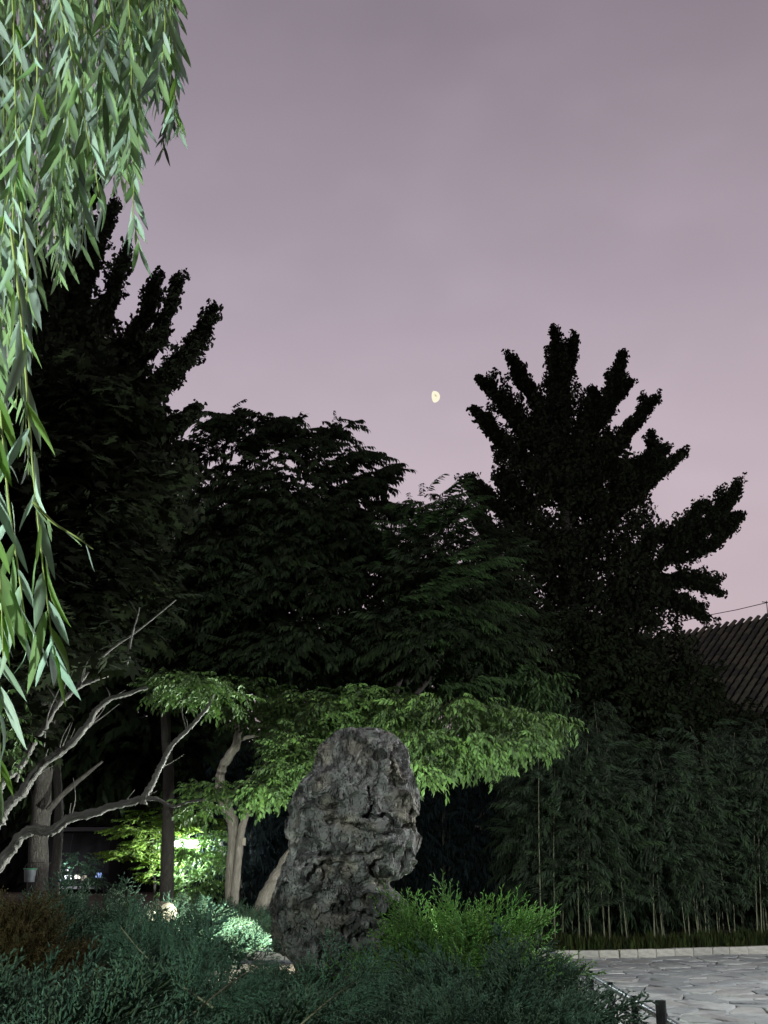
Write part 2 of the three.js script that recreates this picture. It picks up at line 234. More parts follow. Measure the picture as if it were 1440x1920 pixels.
// ------------------------------------------------------------------ the building with the tiled roof, far right
{
  const H = 7.6, A = PH(1440, 1156, H), B = PH(1296, 1185, H), u = B.clone().sub(A).setY(0).normalize(), dn = V(u.z, 0, -u.x); if (dn.x > 0) dn.negate();
  const b = thing('tiled_roof_building', 'dark building with a long sloping roof of barrel tiles behind the bamboo', 'building', V(A.x, 0, A.z));
  const tanS = .95, cosS = 1 / Math.hypot(1, tanS), RUN = 4.6, from = -7, to = 9, down = dn.clone().multiplyScalar(cosS).add(V(0, -tanS * cosS, 0)), upn = u.clone().cross(down).normalize(); if (upn.y < 0) upn.negate();
  const at = (s, t, lift = 0) => A.clone().addScaledVector(u, s).addScaledVector(down, t).addScaledVector(upn, lift);
  const slope = RUN / cosS, slab = (t0, t1, l0, l1) => { const G = new Geo(), q = [at(from, t0, l0), at(to, t0, l0), at(to, t1, l0), at(from, t1, l0), at(from, t0, l1), at(to, t0, l1), at(to, t1, l1), at(from, t1, l1)]; for (const f of [[0, 1, 2, 3], [4, 7, 6, 5], [0, 4, 5, 1], [1, 5, 6, 2], [2, 6, 7, 3], [3, 7, 4, 0]]) { const k = f.map((i) => G.vv(q[i])); G.f(k[0], k[1], k[2], k[0], k[2], k[3]); } return G.build(); };
  const roof = part('roof', slab(-.02, slope, -.2, -.06), std([.008, .008, .007], 1), b);
  const back = A.clone().addScaledVector(dn, -5);
  // the far slope and the walls
  const walls = []; { const L = to - from, mid = A.clone().addScaledVector(u, (from + to) / 2), g = new THREE.BoxGeometry(L - .6, H - tanS * RUN + .5, 7.4); g.rotateY(Math.atan2(-u.z, u.x)); g.translate(mid.x, (H - tanS * RUN + .5) / 2, mid.z); walls.push(g); }
  part('wall', mergeGeometries(walls), std([.16, .15, .14], .95), b);
  { const G = new Geo(), d2 = dn.clone().multiplyScalar(-RUN).add(V(0, -tanS * RUN, 0)), a = at(from, 0, -.05), c = at(to, 0, -.05), k = [a, c, c.clone().add(d2), a.clone().add(d2)].map((q) => G.vv(q)); G.f(k[0], k[1], k[2], k[0], k[2], k[3]); const rs = part('rear_slope', G.build(), std([.05, .05, .045], 1, { side: THREE.DoubleSide }), b); }
  const tile = (() => { const G = new Geo(), n = 7, L = .31; for (let e = 0; e < 2; e++) for (let i = 0; i <= n; i++) { const a = i / n * Math.PI, r = (e ? .078 : .064); G.v(Math.cos(a) * r, Math.sin(a) * r + (e ? .012 : -.008), e * L); } for (let i = 0; i < n; i++) G.f(i, i + 1, i + n + 1, i + 1, i + n + 2, i + n + 1); const c = G.v(0, .02, L), o = n + 1; for (let i = 0; i < n; i++) G.f(c, o + i, o + i + 1); return G.build(); })();
  const mats = [[.045, .043, .03], [.066, .062, .04], [.03, .03, .022], [.055, .051, .035]].map((c) => std(c, .85, { side: THREE.DoubleSide, bumpMap: rockBump, bumpScale: .01 }));
  const r = rng(21), basis = new THREE.Matrix4().makeBasis(down.clone().cross(upn).negate(), upn, down), list = [];
  for (let s = from; s < to; s += .262) for (let k = 0; k < Math.floor(slope / .27); k++) { const p = at(s, k * .27 - .1 + .02 * (r() - .5), .0), m = new THREE.Matrix4().makeRotationY((r() - .5) * .06).premultiply(basis).setPosition(p); const e = p.clone().sub(V(0, EYE, 0)).applyAxisAngle(V(1, 0, 0), -PITCH), px = 720 + F * e.x / -e.z, py = 960 - F * e.y / -e.z; list.push({ m, score: px > 1180 && px < 1450 && py < 1330 ? py - px * .35 : 1e6 }); }
  list.sort((a, c) => a.score - c.score);
  roof.updateWorldMatrix(true, false); const inv = roof.matrixWorld.clone().invert();
  list.slice(0, 300).forEach(({ m }) => { const q = new THREE.Mesh(tile, mats[Math.floor(r() * 4)]); q.name = 'roof_tile'; q.applyMatrix4(m.clone().premultiply(inv)); roof.add(q); });
  instanced('roof_tiles', tile, mats[0], list.slice(300).map((x) => x.m), list.slice(300).map(() => { const c = .7 + .5 * r(); return [c, c, c]; }), roof);
  const wire = [], posts = [];
  for (let s = from; s < to; s += 1) { const a = at(s, 0).add(V(0, .38 - .02 * (s % 2), 0)), c = at(s + 1, 0).add(V(0, .38 - .02 * ((s + 1) % 2), 0)); wire.push(rod(a, c, .011, 5)); if (s % 2 === 0) posts.push(rod(at(s, 0).add(V(0, -.05, 0)), a.clone().add(V(0, .05, 0)), .013, 5), rod(a.clone().addScaledVector(u, -.16).add(V(0, -.03, 0)), a.clone().addScaledVector(u, .14).add(V(0, .05, 0)), .012, 5)); }
  part('ridge_wire', mergeGeometries(wire), M.iron, b); part('wire_support', mergeGeometries(posts), M.iron, b);
  part('ridge', rod(at(from, .06, -.05), at(to, .06, -.05), .05, 8), mats[2], b);
}

// ------------------------------------------------------------------ leaf sprays shared by the trees
function twigGeo({ seed, n, stem, L, W, droop, spread = 1, sag = .15, secs = [.3, .65], fold = .25, bend = .2, rad = .003, stemCol = [.9, .7, .5], vary = .25, end = true, jit = .25 }) {
  const r = rng(seed), G = new Geo(), p = (t) => V(stem * t, -sag * stem * t * t, (Math.sin(t * 3 + seed) * .06) * stem);
  for (let i = 0; i < 4; i++) spindle(G, p(i / 4 - (i ? .03 : 0)), p((i + 1) / 4), rad * (1 - i * .18), stemCol, stemCol, .5);
  for (let i = 0; i < n; i++) {
    const t = .12 + .88 * (i + r() * .6) / n, s = i % 2 ? 1 : -1, b = p(t), d = p(t + .02).sub(b).normalize();
    const dir = d.clone().multiplyScalar(.55 + .3 * r()).add(V(0, -droop * (.6 + .8 * r()), s * spread * (.5 + .6 * r()))).add(V(r() - .5, (r() - .5) * .9, r() - .5).multiplyScalar(jit)).normalize();
    const nrm = V((r() - .5) * .8, 1, (r() - .5) * .8 + s * .35).normalize(), c = 1 - vary + 2 * vary * r();
    leaf(G, b, dir, nrm, L * (.7 + .5 * r()), W * (.8 + .4 * r()), { fold, bend: bend * (.3 + 1.2 * r()), secs, col: [c, c, c * (.8 + .3 * r())] });
  }
  if (end) leaf(G, p(1), p(1).sub(p(.96)).normalize().add(V(0, -droop * .6, 0)).normalize(), V(0, 1, .2).normalize(), L, W, { secs, fold, bend });
  return G.build();
}
function fanGeo(seed, n = 8, S = .056) {     // a spur with a rosette of fan leaves
  const r = rng(seed), G = new Geo();
  for (let i = 0; i < n; i++) {
    const a = i * 2.4 + r(), el = r() * 1.8 - .5, d = V(Math.cos(a) * Math.cos(el), Math.sin(el), Math.sin(a) * Math.cos(el)), s = d.clone().cross(V(r() - .5, r() - .2, r() - .5)).normalize(), st = S * (.5 + .7 * r()), b = d.clone().multiplyScalar(st), w = S * (.75 + .5 * r()), c = .75 + .5 * r(), col = [c, c, c];
    spindle(G, V(0, 0, 0), b, .0035, col);
    const o = G.vv(b, col), ring = []; const up = d.clone().cross(s);
    for (let k = 0; k < 5; k++) { const q = (k / 4 - .5) * 2.0, l = w * (k === 2 ? .84 : 1); ring.push(G.vv(b.clone().addScaledVector(d, Math.cos(q) * l).addScaledVector(s, Math.sin(q) * l).addScaledVector(up, .12 * l * Math.sin(k * 2 + i)), col)); }
    for (let k = 0; k < 4; k++) G.f(o, ring[k], ring[k + 1]);
  }
  return G.build();
}
function mapleGeo(seed) {                   // a twig of lobed leaves
  const r = rng(seed), G = new Geo();
  for (let i = 0; i < 4; i++) spindle(G, V(i * .08, 0, 0), V(i * .08 + .09, -.01 * i, .01 * (i % 2)), .003);
  for (let i = 0; i < 9; i++) {
    const s = i % 2 ? 1 : -1, b = V(.05 + i * .034, -.01 - .03 * r(), s * (.04 + .05 * r())), yaw = s * (.9 + .5 * r()), d = V(Math.cos(yaw), -.25 - .4 * r(), Math.sin(yaw)).normalize(), side = d.clone().cross(V(0, 1, 0)).normalize(), n = side.clone().cross(d), w = .1 * (.7 + .6 * r()), c = .7 + .6 * r(), col = [c, c, c];
    const o = G.vv(b, col), ring = [];
    [[-1.9, .35], [-1.35, .62], [-1.0, .42], [-.62, .9], [-.3, .55], [0, 1.1], [.3, .55], [.62, .9], [1.0, .42], [1.35, .62], [1.9, .35]].forEach(([q, l], k) => ring.push(G.vv(b.clone().addScaledVector(d, Math.cos(q) * l * w).addScaledVector(side, Math.sin(q) * l * w).addScaledVector(n, -.12 * l * l * w), col)));
    for (let k = 0; k < ring.length - 1; k++) G.f(o, ring[k], ring[k + 1]);
  }
  return G.build();
}
const TW = {
  drop: twigGeo({ seed: 3, n: 14, stem: .42, L: .125, W: .042, droop: .85, spread: .55, sag: .25 }),           // drooping pointed leaves
  elm: twigGeo({ seed: 8, n: 9, stem: .30, L: .095, W: .045, droop: .45, spread: .8, sag: .4, jit: 1 }),
  hang: twigGeo({ seed: 14, n: 8, stem: .32, L: .125, W: .038, droop: .9, spread: .6, sag: .5, jit: 1 }),
  pin: twigGeo({ seed: 19, n: 22, stem: .5, L: .13, W: .03, droop: .55, spread: .9, sag: .25 }),
  bam: twigGeo({ seed: 23, n: 13, stem: .32, L: .15, W: .022, droop: .55, spread: .75, sag: .45, rad: .002 }),
  big: twigGeo({ seed: 29, n: 14, stem: .5, L: .2, W: .1, droop: .4, spread: .9, sag: .3 }),
  yel: twigGeo({ seed: 33, n: 18, stem: .36, L: .08, W: .034, droop: .12, spread: 1, sag: .12 }),
  fan: fanGeo(2), fan2: fanGeo(7, 8, .07), maple: mapleGeo(4),
};
const up = V(0, 1, 0);
// matrix of a spray: its own +x runs outwards
function place(p, az, tilt, s, roll = 0) { return new THREE.Matrix4().makeRotationFromEuler(new THREE.Euler(roll, -az, tilt, 'YZX')).scale(V(s, s, s)).setPosition(p); }
const spin = (r) => new THREE.Quaternion().setFromEuler(new THREE.Euler(r() * 6.28, r() * 6.28, r() * 6.28));
// leaf sprays through ellipsoids: [px, py, depth, half width px, half height px, half depth m, how many]
function fill(list, r, { tilt = .1, tiltVar = .5, s0 = .8, s1 = 1.3, shell = .35, tone = [1, 1, 1], vary = .3, clump = 0, gap = -.12 } = {}) {
  const mats = [], cols = [];
  for (const [px, py, d, rx, ry, rz, n] of list) {
    const c = P(px, py, d), k = mpp(d);
    for (let i = 0; i < n; i++) {
      let x, y, z, q; let tries = 0;
      do { x = r() * 2 - 1; y = r() * 2 - 1; z = r() * 2 - 1; q = Math.hypot(x, y, z); tries++; } while (tries < 60 && (q > 1 || (q < .6 && r() < shell) || (clump && noise3(x * clump + px, y * clump, z * clump + d) < gap)));
      const p = V(c.x + x * rx * k, c.y + y * ry * k, c.z + z * rz); if (p.y < .15) continue;
      const az = Math.atan2(z * rz, x * rx * k) + (r() - .5) * 3.6;
      mats.push(place(p, az, tilt + (r() - .5) * 2 * tiltVar, lerp(s0, s1, r()), (r() - .5) * 1.3));
      const v = 1 - vary + 2 * vary * r(); cols.push([tone[0] * v, tone[1] * v, tone[2] * v * (.85 + .3 * r())]);
    }
  }
  return [mats, cols];
}
// sprays along a path of points
function along(pts, r, { step = .09, az0 = null, s0 = .8, s1 = 1.2, from = .15, spreadAz = 1.1, tilt = -.05, off = .05, vary = .3 } = {}) {
  const c = new THREE.CatmullRomCurve3(pts, false, 'centripetal'), L = c.getLength(), mats = [], cols = [], n = Math.ceil(L * (1 - from) / step);
  for (let i = 0; i <= n; i++) { const t = from + (1 - from) * i / n, p = c.getPoint(t), g = c.getTangent(t), az = Math.atan2(g.z, g.x); mats.push(place(p.add(V((r() - .5) * off * 2, (r() - .5) * off, (r() - .5) * off * 2)), az + (i === n ? 0 : (r() - .5) * 2 * spreadAz), Math.asin(clamp(g.y, -1, 1)) * .7 + tilt + (r() - .5) * .3, lerp(s0, s1, r()))); const v = 1 - vary + 2 * vary * r(); cols.push([v, v, v]); }
  return [mats, cols];
}
const join = (...a) => [a.flatMap((x) => x[0]), a.flatMap((x) => x[1])];
function pxPath(d, ...pts) { return pts.map(([x, y, dd]) => P(x, y, dd ?? d)); }

// ------------------------------------------------------------------ right ginkgo: an upright leader with upswept, leaf-sleeved boughs
function ginkgo(label, d, trunk, radii, boughs, body, seed, extra, thin = 1) {
  const r = rng(seed), t = thing('ginkgo_tree', label, 'tree', V(trunk[0].x, 0, trunk[0].z));
  part('trunk', limb(trunk, radii, { seg: 12, rough: .12, seed }), M.barkGinkgo, t);
  const mats = [], cols = [];
  const sleeve = (pts, w0, w1, dens) => {
    const c = new THREE.CatmullRomCurve3(pts, false, 'centripetal'), L = c.getLength(), n = Math.ceil(L * dens);
    for (let i = 0; i < n; i++) { const s = .12 + .93 * Math.pow(i / n, 1.3); if (r() < .55 * s) continue; const tt = Math.min(1, s), p = c.getPoint(tt), w = lerp(w0, w1, Math.pow(tt, .62)) * (.5 + .75 * Math.max(-.3, noise3(p.x * 2.4 + seed, p.y * 2.4, p.z * 2.4)) + .25) * Math.pow(r(), .6) * (r() < .15 ? 1.6 : 1), q = V(r() - .5, r() - .5, r() - .5).normalize().multiplyScalar(w); if (s > 1) p.addScaledVector(c.getTangent(1), (s - 1) * L); mats.push(new THREE.Matrix4().compose(p.add(q), spin(r), V(1, 1, 1).multiplyScalar((.75 + .6 * r()) * Math.sqrt(thin)))); const v = .65 + .7 * r(); cols.push([v, v, v]); }
  };
  const limbs = [];
  for (const [pts, w = .3, dens = 75] of boughs) {
    const q = pts.map(([x, y, dd]) => P(x, y, d + (dd ?? 0))); limbs.push(limb(q, q.map((_, i) => lerp(.05, .008, i / (q.length - 1))), { seg: 6, per: 4 }));
    sleeve(q, w * 1.75 * thin, w * .07, dens * 1.1 * Math.sqrt(thin));
    const c = new THREE.CatmullRomCurve3(q, false, 'centripetal'), L = c.getLength();
    for (let k = 0; k < L * 11; k++) { const tt = .3 + .7 * r(), a = c.getPoint(tt), g = c.getTangent(tt), dir = V(r() - .5, r() * .9 - .25, r() - .5).addScaledVector(g, .55).normalize(), l = (.16 + .5 * r()) * (1.25 - tt) * (.6 + .4 * thin) + .06; sleeve([a, a.clone().addScaledVector(dir, l * .5), a.clone().addScaledVector(dir, l)], .035, .012, 34); }
    for (let k = 0; k < L * 5.5; k++) { const tt = .2 + .62 * r(), a = c.getPoint(tt), g = c.getTangent(tt), dir = g.clone().add(V((r() - .5) * 1.5, .25 + .5 * r(), (r() - .5) * 1.8)).normalize(), l = (.3 + .75 * r()) * (1 - tt * .45) * (w / .3); sleeve([a, a.clone().addScaledVector(dir, l * .5 * thin).add(V(0, -.02, 0)), a.clone().addScaledVector(dir, l * thin)], .11 * thin, .03, dens * .75); }
  }
  for (const q of limbs) part('limb', q, M.barkDark, t);
  const [fm, fc] = fill(body, r, { tiltVar: 3, s0: .9, s1: 1.6, shell: .1, vary: .35, clump: 1.9 });
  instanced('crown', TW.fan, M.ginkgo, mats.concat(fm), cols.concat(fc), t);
  if (extra) extra(t, r);
  return t;
}
ginkgo('tall dark ginkgo with upswept boughs, right of the moon', 25,
  [...pxPath(25, [1098, 1770], [1100, 1420], [1098, 1300], [1072, 1100], [1055, 900], [1048, 740], [1042, 640])], [.2, .17, .15, .12, .09, .05, .02],
  [
    [[[1048, 860], [1046, 740], [1040, 622]], .36], [[[1050, 800], [1062, 700], [1077, 634]], .22], [[[1050, 880], [1000, 750], [955, 670, -.5]], .3], [[[1050, 900], [960, 780], [902, 714, .4]], .34],
    [[[1052, 940], [950, 840], [892, 772, -.6]], .32], [[[1050, 900], [1130, 780], [1168, 668, .5]], .34], [[[1130, 790], [1155, 745], [1182, 716, 0]], .2], [[[1055, 980], [1150, 850], [1228, 748, -.5]], .36], [[[1055, 940], [1105, 800], [1112, 735, 1]], .3],
    [[[1060, 1060], [1190, 930], [1280, 850, .4]], .38], [[[1060, 1090], [1180, 900], [1245, 845, -.8]], .26], [[[1180, 950], [1215, 885], [1222, 815, 0]], .2], [[[1070, 1180], [1250, 1050], [1340, 975], [1384, 912, -.4]], .36], [[[1240, 1060], [1330, 1025], [1388, 966, .3]], .26], [[[1250, 1040], [1290, 985], [1318, 945, .3]], .22],
    [[[1100, 1200], [1260, 1090], [1342, 1108, -.3]], .3], [[[1100, 1240], [1230, 1130], [1332, 1160, .2]], .26], [[[1120, 1140], [1240, 1010], [1300, 1010, .2]], .22], [[[1056, 1020], [960, 930], [938, 898, .3]], .3], [[[1060, 1060], [940, 960], [866, 902, -.3]], .28], [[[1060, 1080], [930, 1010], [880, 960, .6]], .3], [[[1054, 960], [1010, 830], [985, 800, 1.2]], .3],
    [[[1060, 1000], [1120, 900], [1170, 880, -1.2]], .32],
  ],
  [[1050, 800, 25, 60, 110, .8, 420], [1110, 890, 25, 90, 90, 1, 520], [1000, 880, 25, 80, 90, 1, 460], [1170, 1000, 25, 80, 80, 1, 380], [1050, 960, 25, 90, 170, 1.1, 700], [1080, 1110, 25, 165, 110, 1.5, 1000], [1010, 1060, 25, 120, 100, 1.3, 560], [1150, 1150, 25, 130, 90, 1.4, 560], [1060, 820, 25, 50, 100, .6, 130], [1160, 1240, 24.5, 150, 80, 1.5, 640]], 101,
  (t) => { part('limb', limb(pxPath(24, [1108, 1440], [1110, 1405], [1119, 1370], [1115, 1335], [1106, 1308], [1098, 1270], [1088, 1215]), [.09, .06, .055, .05, .045, .04, .02], { seg: 8 }), M.barkGinkgo, t); });

ginkgo('tall dark ginkgo whose furrowed trunk stands at the left edge', 14.5,
  pxPath(14.5, [70, 1740], [72, 1600], [80, 1480], [88, 1350], [96, 1100], [110, 800], [120, 500], [130, 300]), [.15, .125, .115, .11, .1, .08, .05, .02],
  [
    [[[112, 800], [190, 600], [238, 470, -.4]], .26], [[[112, 760], [150, 560], [195, 440, .3]], .28], [[[114, 860], [250, 640], [294, 522, .2]], .25], [[[114, 840], [270, 680], [336, 526, -.3]], .24], [[[110, 960], [300, 730], [362, 650], [400, 580, .2]], .25], [[[110, 1010], [280, 850], [372, 766, -.2]], .2],
    [[[115, 700], [170, 480], [215, 385, .4]], .26], [[[118, 620], [140, 460], [190, 325, -.4]], .28], [[[120, 560], [128, 420], [118, 260, .3]], .26], [[[115, 740], [60, 560], [10, 430, .2]], .3], [[[112, 800], [200, 680], [300, 640, -.5]], .28], [[[112, 880], [220, 760], [330, 720, .4]], .28], [[[112, 940], [220, 820], [330, 800, .6]], .26],
    [[[116, 640], [60, 480], [40, 340, .5]], .3], [[[110, 900], [50, 760], [-40, 640, 0]], .3],
  ],
  [[140, 760, 14.5, 150, 170, 1.1, 800], [200, 800, 14.5, 130, 90, 1, 500], [90, 580, 14.5, 100, 150, .9, 380], [170, 660, 14.5, 80, 90, .7, 180], [190, 920, 14.5, 190, 120, 1.2, 1100]], 131,
  (t, r) => { part('limb', limb(pxPath(14.3, [90, 1520], [112, 1495], [140, 1470], [192, 1428]), [.045, .04, .034, .016], { seg: 7 }), M.barkGinkgo, t); part('limb', limb(pxPath(14.5, [74, 1515], [60, 1485], [48, 1462]), [.025, .02, .008], { seg: 6 }), M.barkGinkgo, t); }, .62);

// ------------------------------------------------------------------ the two trees behind the rock, lit from below partly by leaf colour, and dark trees round them
function tree(name, label, category, base, parts, group) { const t = thing(name, label, category, V(base.x, 0, base.z), group); parts(t); return t; }
const lm = (t, mat, d, pts, r0, r1, o = {}) => part(o.name ?? 'limb', limb(pts.map(([x, y, dd]) => P(x, y, dd ?? d)), pts.map((_, i) => lerp(r0, r1, i / (pts.length - 1))), { seg: 9, ...o }), mat, t);
tree('forked_tree', 'broad tree with a pale twin-stemmed trunk left of the rock', 'tree', P(434, 1760, 19), (t) => {
  const r = rng(211), D = 19;
  lm(t, M.barkTan, D, [[434, 1775], [433, 1700], [434, 1640], [437, 1580], [436, 1538], [428, 1520], [416, 1490], [413, 1452], [425, 1425], [442, 1398], [448, 1368], [444, 1320]], .105, .07, { name: 'trunk', knots: .5, rough: .2 });
  lm(t, M.barkTan, D - .12, [[440, 1770], [439, 1700], [444, 1640], [450, 1580], [457, 1540], [472, 1508], [505, 1488], [545, 1460], [590, 1420], [640, 1350]], .075, .035, { name: 'trunk', knots: .4, rough: .18 });
  lm(t, M.barkTan, D, [[446, 1388], [465, 1382], [490, 1378]], .04, .025);
  for (const p of [[[444, 1330], [420, 1200], [400, 1050], [430, 780]], [[444, 1330], [500, 1150], [560, 950], [600, 810]], [[520, 1475], [600, 1300], [660, 1050], [700, 900]], [[444, 1330], [370, 1200], [330, 1050], [350, 850]], [[430, 1300], [350, 1270], [290, 1290]], [[600, 1400], [700, 1250], [730, 1100], [735, 960]], [[560, 1440], [620, 1300], [690, 1300], [760, 1330]]]) lm(t, M.barkDark, D, p, .06, .012, { seg: 6 });
  lm(t, M.twigPale, D - .6, [[414, 1498], [380, 1506], [350, 1520]], .03, .012, { seg: 6 }); lm(t, M.twigPale, D - .7, [[440, 1480], [465, 1462], [500, 1430], [530, 1405]], .018, .006, { seg: 5 });
  const tops = [];
  for (const p of [[[400, 850], [392, 815], [430, 768]], [[440, 850], [470, 815], [520, 780]], [[470, 860], [490, 800], [497, 775]], [[540, 850], [560, 815], [600, 800]], [[560, 860], [600, 820], [636, 792]], [[580, 900], [640, 850], [685, 838]], [[600, 930], [670, 900], [722, 872]], [[640, 960], [700, 935], [745, 952]], [[640, 1000], [700, 990], [730, 1010]], [[390, 870], [370, 835], [345, 830]], [[430, 860], [420, 800], [410, 795]], [[520, 860], [535, 800], [540, 785]], [[650, 900], [690, 880], [700, 905]], [[650, 1040], [690, 1030], [722, 1045]], [[500, 850], [450, 790], [425, 780]]])
    for (let k = 0; k < 3; k++) tops.push(along(p.map(([x, y]) => P(x + (r() - .5) * 14, y + (r() - .5) * 10 + k * 8, D + (r() - .5) * 1.2)), r, { step: .06, off: .12, s0: .8, s1: 1.15, from: .05, spreadAz: .9 }));
  const body = fill([[560, 1000, D, 130, 110, 1.6, 800], [440, 1000, D, 130, 115, 1.6, 800], [605, 1020, D, 80, 90, 1.2, 380], [520, 900, D, 140, 60, 1.2, 240], [540, 1120, D, 220, 130, 1.9, 1900], [400, 1120, D, 130, 150, 1.8, 1100], [600, 1230, D - .5, 200, 60, 1.6, 800]], r, { tilt: 0, shell: .3, clump: 1.7 });
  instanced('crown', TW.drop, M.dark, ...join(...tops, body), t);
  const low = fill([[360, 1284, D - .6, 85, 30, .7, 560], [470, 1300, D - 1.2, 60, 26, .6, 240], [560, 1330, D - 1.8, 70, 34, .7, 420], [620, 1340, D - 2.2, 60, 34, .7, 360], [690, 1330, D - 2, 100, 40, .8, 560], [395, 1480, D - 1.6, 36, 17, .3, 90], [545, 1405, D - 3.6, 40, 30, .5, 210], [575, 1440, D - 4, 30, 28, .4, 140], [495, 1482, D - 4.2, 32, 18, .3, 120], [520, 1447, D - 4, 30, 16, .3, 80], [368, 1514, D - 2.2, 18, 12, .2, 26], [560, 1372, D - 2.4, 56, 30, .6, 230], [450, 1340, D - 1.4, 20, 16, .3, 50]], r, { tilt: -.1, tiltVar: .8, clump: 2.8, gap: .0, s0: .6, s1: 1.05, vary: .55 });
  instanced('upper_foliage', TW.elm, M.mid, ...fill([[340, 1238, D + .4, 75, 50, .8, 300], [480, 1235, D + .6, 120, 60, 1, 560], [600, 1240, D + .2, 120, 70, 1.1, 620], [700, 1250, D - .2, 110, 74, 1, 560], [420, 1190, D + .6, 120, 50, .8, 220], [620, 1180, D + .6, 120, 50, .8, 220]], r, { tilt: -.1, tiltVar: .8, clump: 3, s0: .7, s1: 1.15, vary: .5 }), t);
  instanced('lower_foliage', TW.elm, M.lit, ...low, t);  // palest leaf colour lowest, darkest in the crown: painted uplight
});
tree('leaning_trunk_tree', 'tree with a slanting trunk rising behind the rock and long drooping leaves', 'tree', P(480, 1740, 19.5), (t) => {
  const r = rng(223), D = 17.5;
  lm(t, M.barkTan, 19, [[478, 1735], [500, 1680], [520, 1645], [545, 1605], [600, 1530], [660, 1440], [720, 1360], [760, 1280]], .13, .08, { name: 'trunk', rough: .2, seg: 10 });
  for (const p of [[[720, 1360], [820, 1250], [860, 1100], [810, 950]], [[730, 1340], [850, 1320], [960, 1330], [1060, 1350]], [[740, 1300], [800, 1150], [880, 1080], [940, 1040]], [[700, 1390], [770, 1390], [850, 1390]], [[760, 1280], [900, 1170], [940, 1130]]]) lm(t, M.barkDark, D, p, .06, .012, { seg: 6 });
  const sp = [];
  for (const p of [[[760, 1020], [770, 985], [800, 932]], [[790, 1020], [815, 970], [832, 925]], [[830, 1020], [850, 970], [868, 930]], [[720, 1060], [735, 1010], [745, 975]], [[800, 1000], [790, 960], [778, 945]]]) for (let k = 0; k < 2; k++) sp.push(along(p.map(([x, y]) => P(x + (r() - .5) * 12, y, D + (r() - .5))), r, { step: .07, off: .1, from: .05 }));
  for (const p of [[[780, 1140], [840, 1090], [915, 1045]], [[820, 1150], [880, 1130], [945, 1130]], [[740, 1130], [800, 1090], [870, 1025]], [[760, 1150], [830, 1140], [890, 1160]]]) sp.push(along(pxPath(D - 1.2, ...p), r, { step: .075, off: .06, from: .05, spreadAz: .7, s0: .8, s1: 1.1 }));
  sp.push(along(pxPath(D - 1.5, [800, 1285], [850, 1280], [890, 1273]), r, { step: .08, off: .03, spreadAz: .3 }));
  const body = fill([[825, 1105, D, 85, 95, 1.2, 420], [860, 1080, D + .8, 110, 120, 1.2, 420], [830, 1200, D, 150, 70, 1.4, 640]], r, { shell: .3, clump: 1.8 });
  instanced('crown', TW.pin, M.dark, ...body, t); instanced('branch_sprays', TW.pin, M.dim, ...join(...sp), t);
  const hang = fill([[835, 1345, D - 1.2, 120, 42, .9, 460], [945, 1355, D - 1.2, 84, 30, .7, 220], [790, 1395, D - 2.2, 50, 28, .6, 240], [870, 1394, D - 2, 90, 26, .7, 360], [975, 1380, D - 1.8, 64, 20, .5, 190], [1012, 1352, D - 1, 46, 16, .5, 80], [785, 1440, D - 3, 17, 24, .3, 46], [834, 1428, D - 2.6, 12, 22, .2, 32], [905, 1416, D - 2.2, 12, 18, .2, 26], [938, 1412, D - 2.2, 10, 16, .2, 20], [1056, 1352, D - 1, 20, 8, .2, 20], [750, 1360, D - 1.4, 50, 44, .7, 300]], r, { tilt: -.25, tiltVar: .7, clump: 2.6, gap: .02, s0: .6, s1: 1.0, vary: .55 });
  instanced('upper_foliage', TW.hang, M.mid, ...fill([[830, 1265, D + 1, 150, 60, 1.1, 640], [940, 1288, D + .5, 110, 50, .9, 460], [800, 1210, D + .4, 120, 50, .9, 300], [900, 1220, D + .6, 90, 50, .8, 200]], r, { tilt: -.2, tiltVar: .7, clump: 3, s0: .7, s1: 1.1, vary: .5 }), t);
  instanced('lower_foliage', TW.hang, M.lit, ...hang, t);  // leaf colour steps from lit to dark upwards, imitating the uplight
});
tree('maple_tree', 'dim broad tree with lobed leaves hanging behind the willow strands', 'tree', P(-60, 1740, 13), (t) => {
  const r = rng(231), D = 13;
  lm(t, M.barkDark, D, [[-60, 1760], [-40, 1500], [0, 1200], [60, 950]], .13, .06, { name: 'trunk' });
  for (const p of [[[0, 1200], [120, 1050], [240, 960]], [[20, 1130], [140, 1120], [250, 1080]], [[0, 1200], [100, 1230], [200, 1190]]]) lm(t, M.barkDark, D, p, .05, .01, { seg: 6 });
  instanced('crown', TW.maple, M.maple, ...fill([[130, 930, D, 180, 140, 1, 900], [120, 1100, D, 190, 120, 1, 900], [60, 1200, D - .3, 150, 70, .9, 420], [150, 760, D, 130, 90, .8, 280], [20, 1340, D - .5, 60, 80, .6, 120], [150, 1240, 9.6, 90, 30, .2, 14], [40, 1330, 9.3, 60, 40, .2, 8]], r, { clump: 2, tilt: -.1 }), t);
});
const darkTree = (label, trunk, rr, body, seed, mat = M.dark, geo = TW.big, o = {}) => tree('dark_tree', label, 'tree', trunk[0], (t) => {
  part('trunk', limb(trunk, trunk.map((_, i) => lerp(rr, rr * .6, i / (trunk.length - 1))), { seg: 10, seed, knots: .3 }), o.bark ?? M.barkDim, t);
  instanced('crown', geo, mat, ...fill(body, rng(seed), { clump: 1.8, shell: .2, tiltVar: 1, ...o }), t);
});
darkTree('dark tree whose slim trunk stands in front of the bright garden lamp', pxPath(19.5, [313, 1745], [313, 1660], [315, 1560], [316, 1480], [312, 1380], [300, 1200]), .125, [[300, 1180, 22, 170, 120, 1.6, 620], [240, 1330, 22, 180, 110, 1.6, 560], [330, 1420, 23, 110, 60, 1.2, 230], [180, 1420, 23, 150, 70, 1.5, 300]], 301, M.dark, TW.big, { bark: M.barkDark });
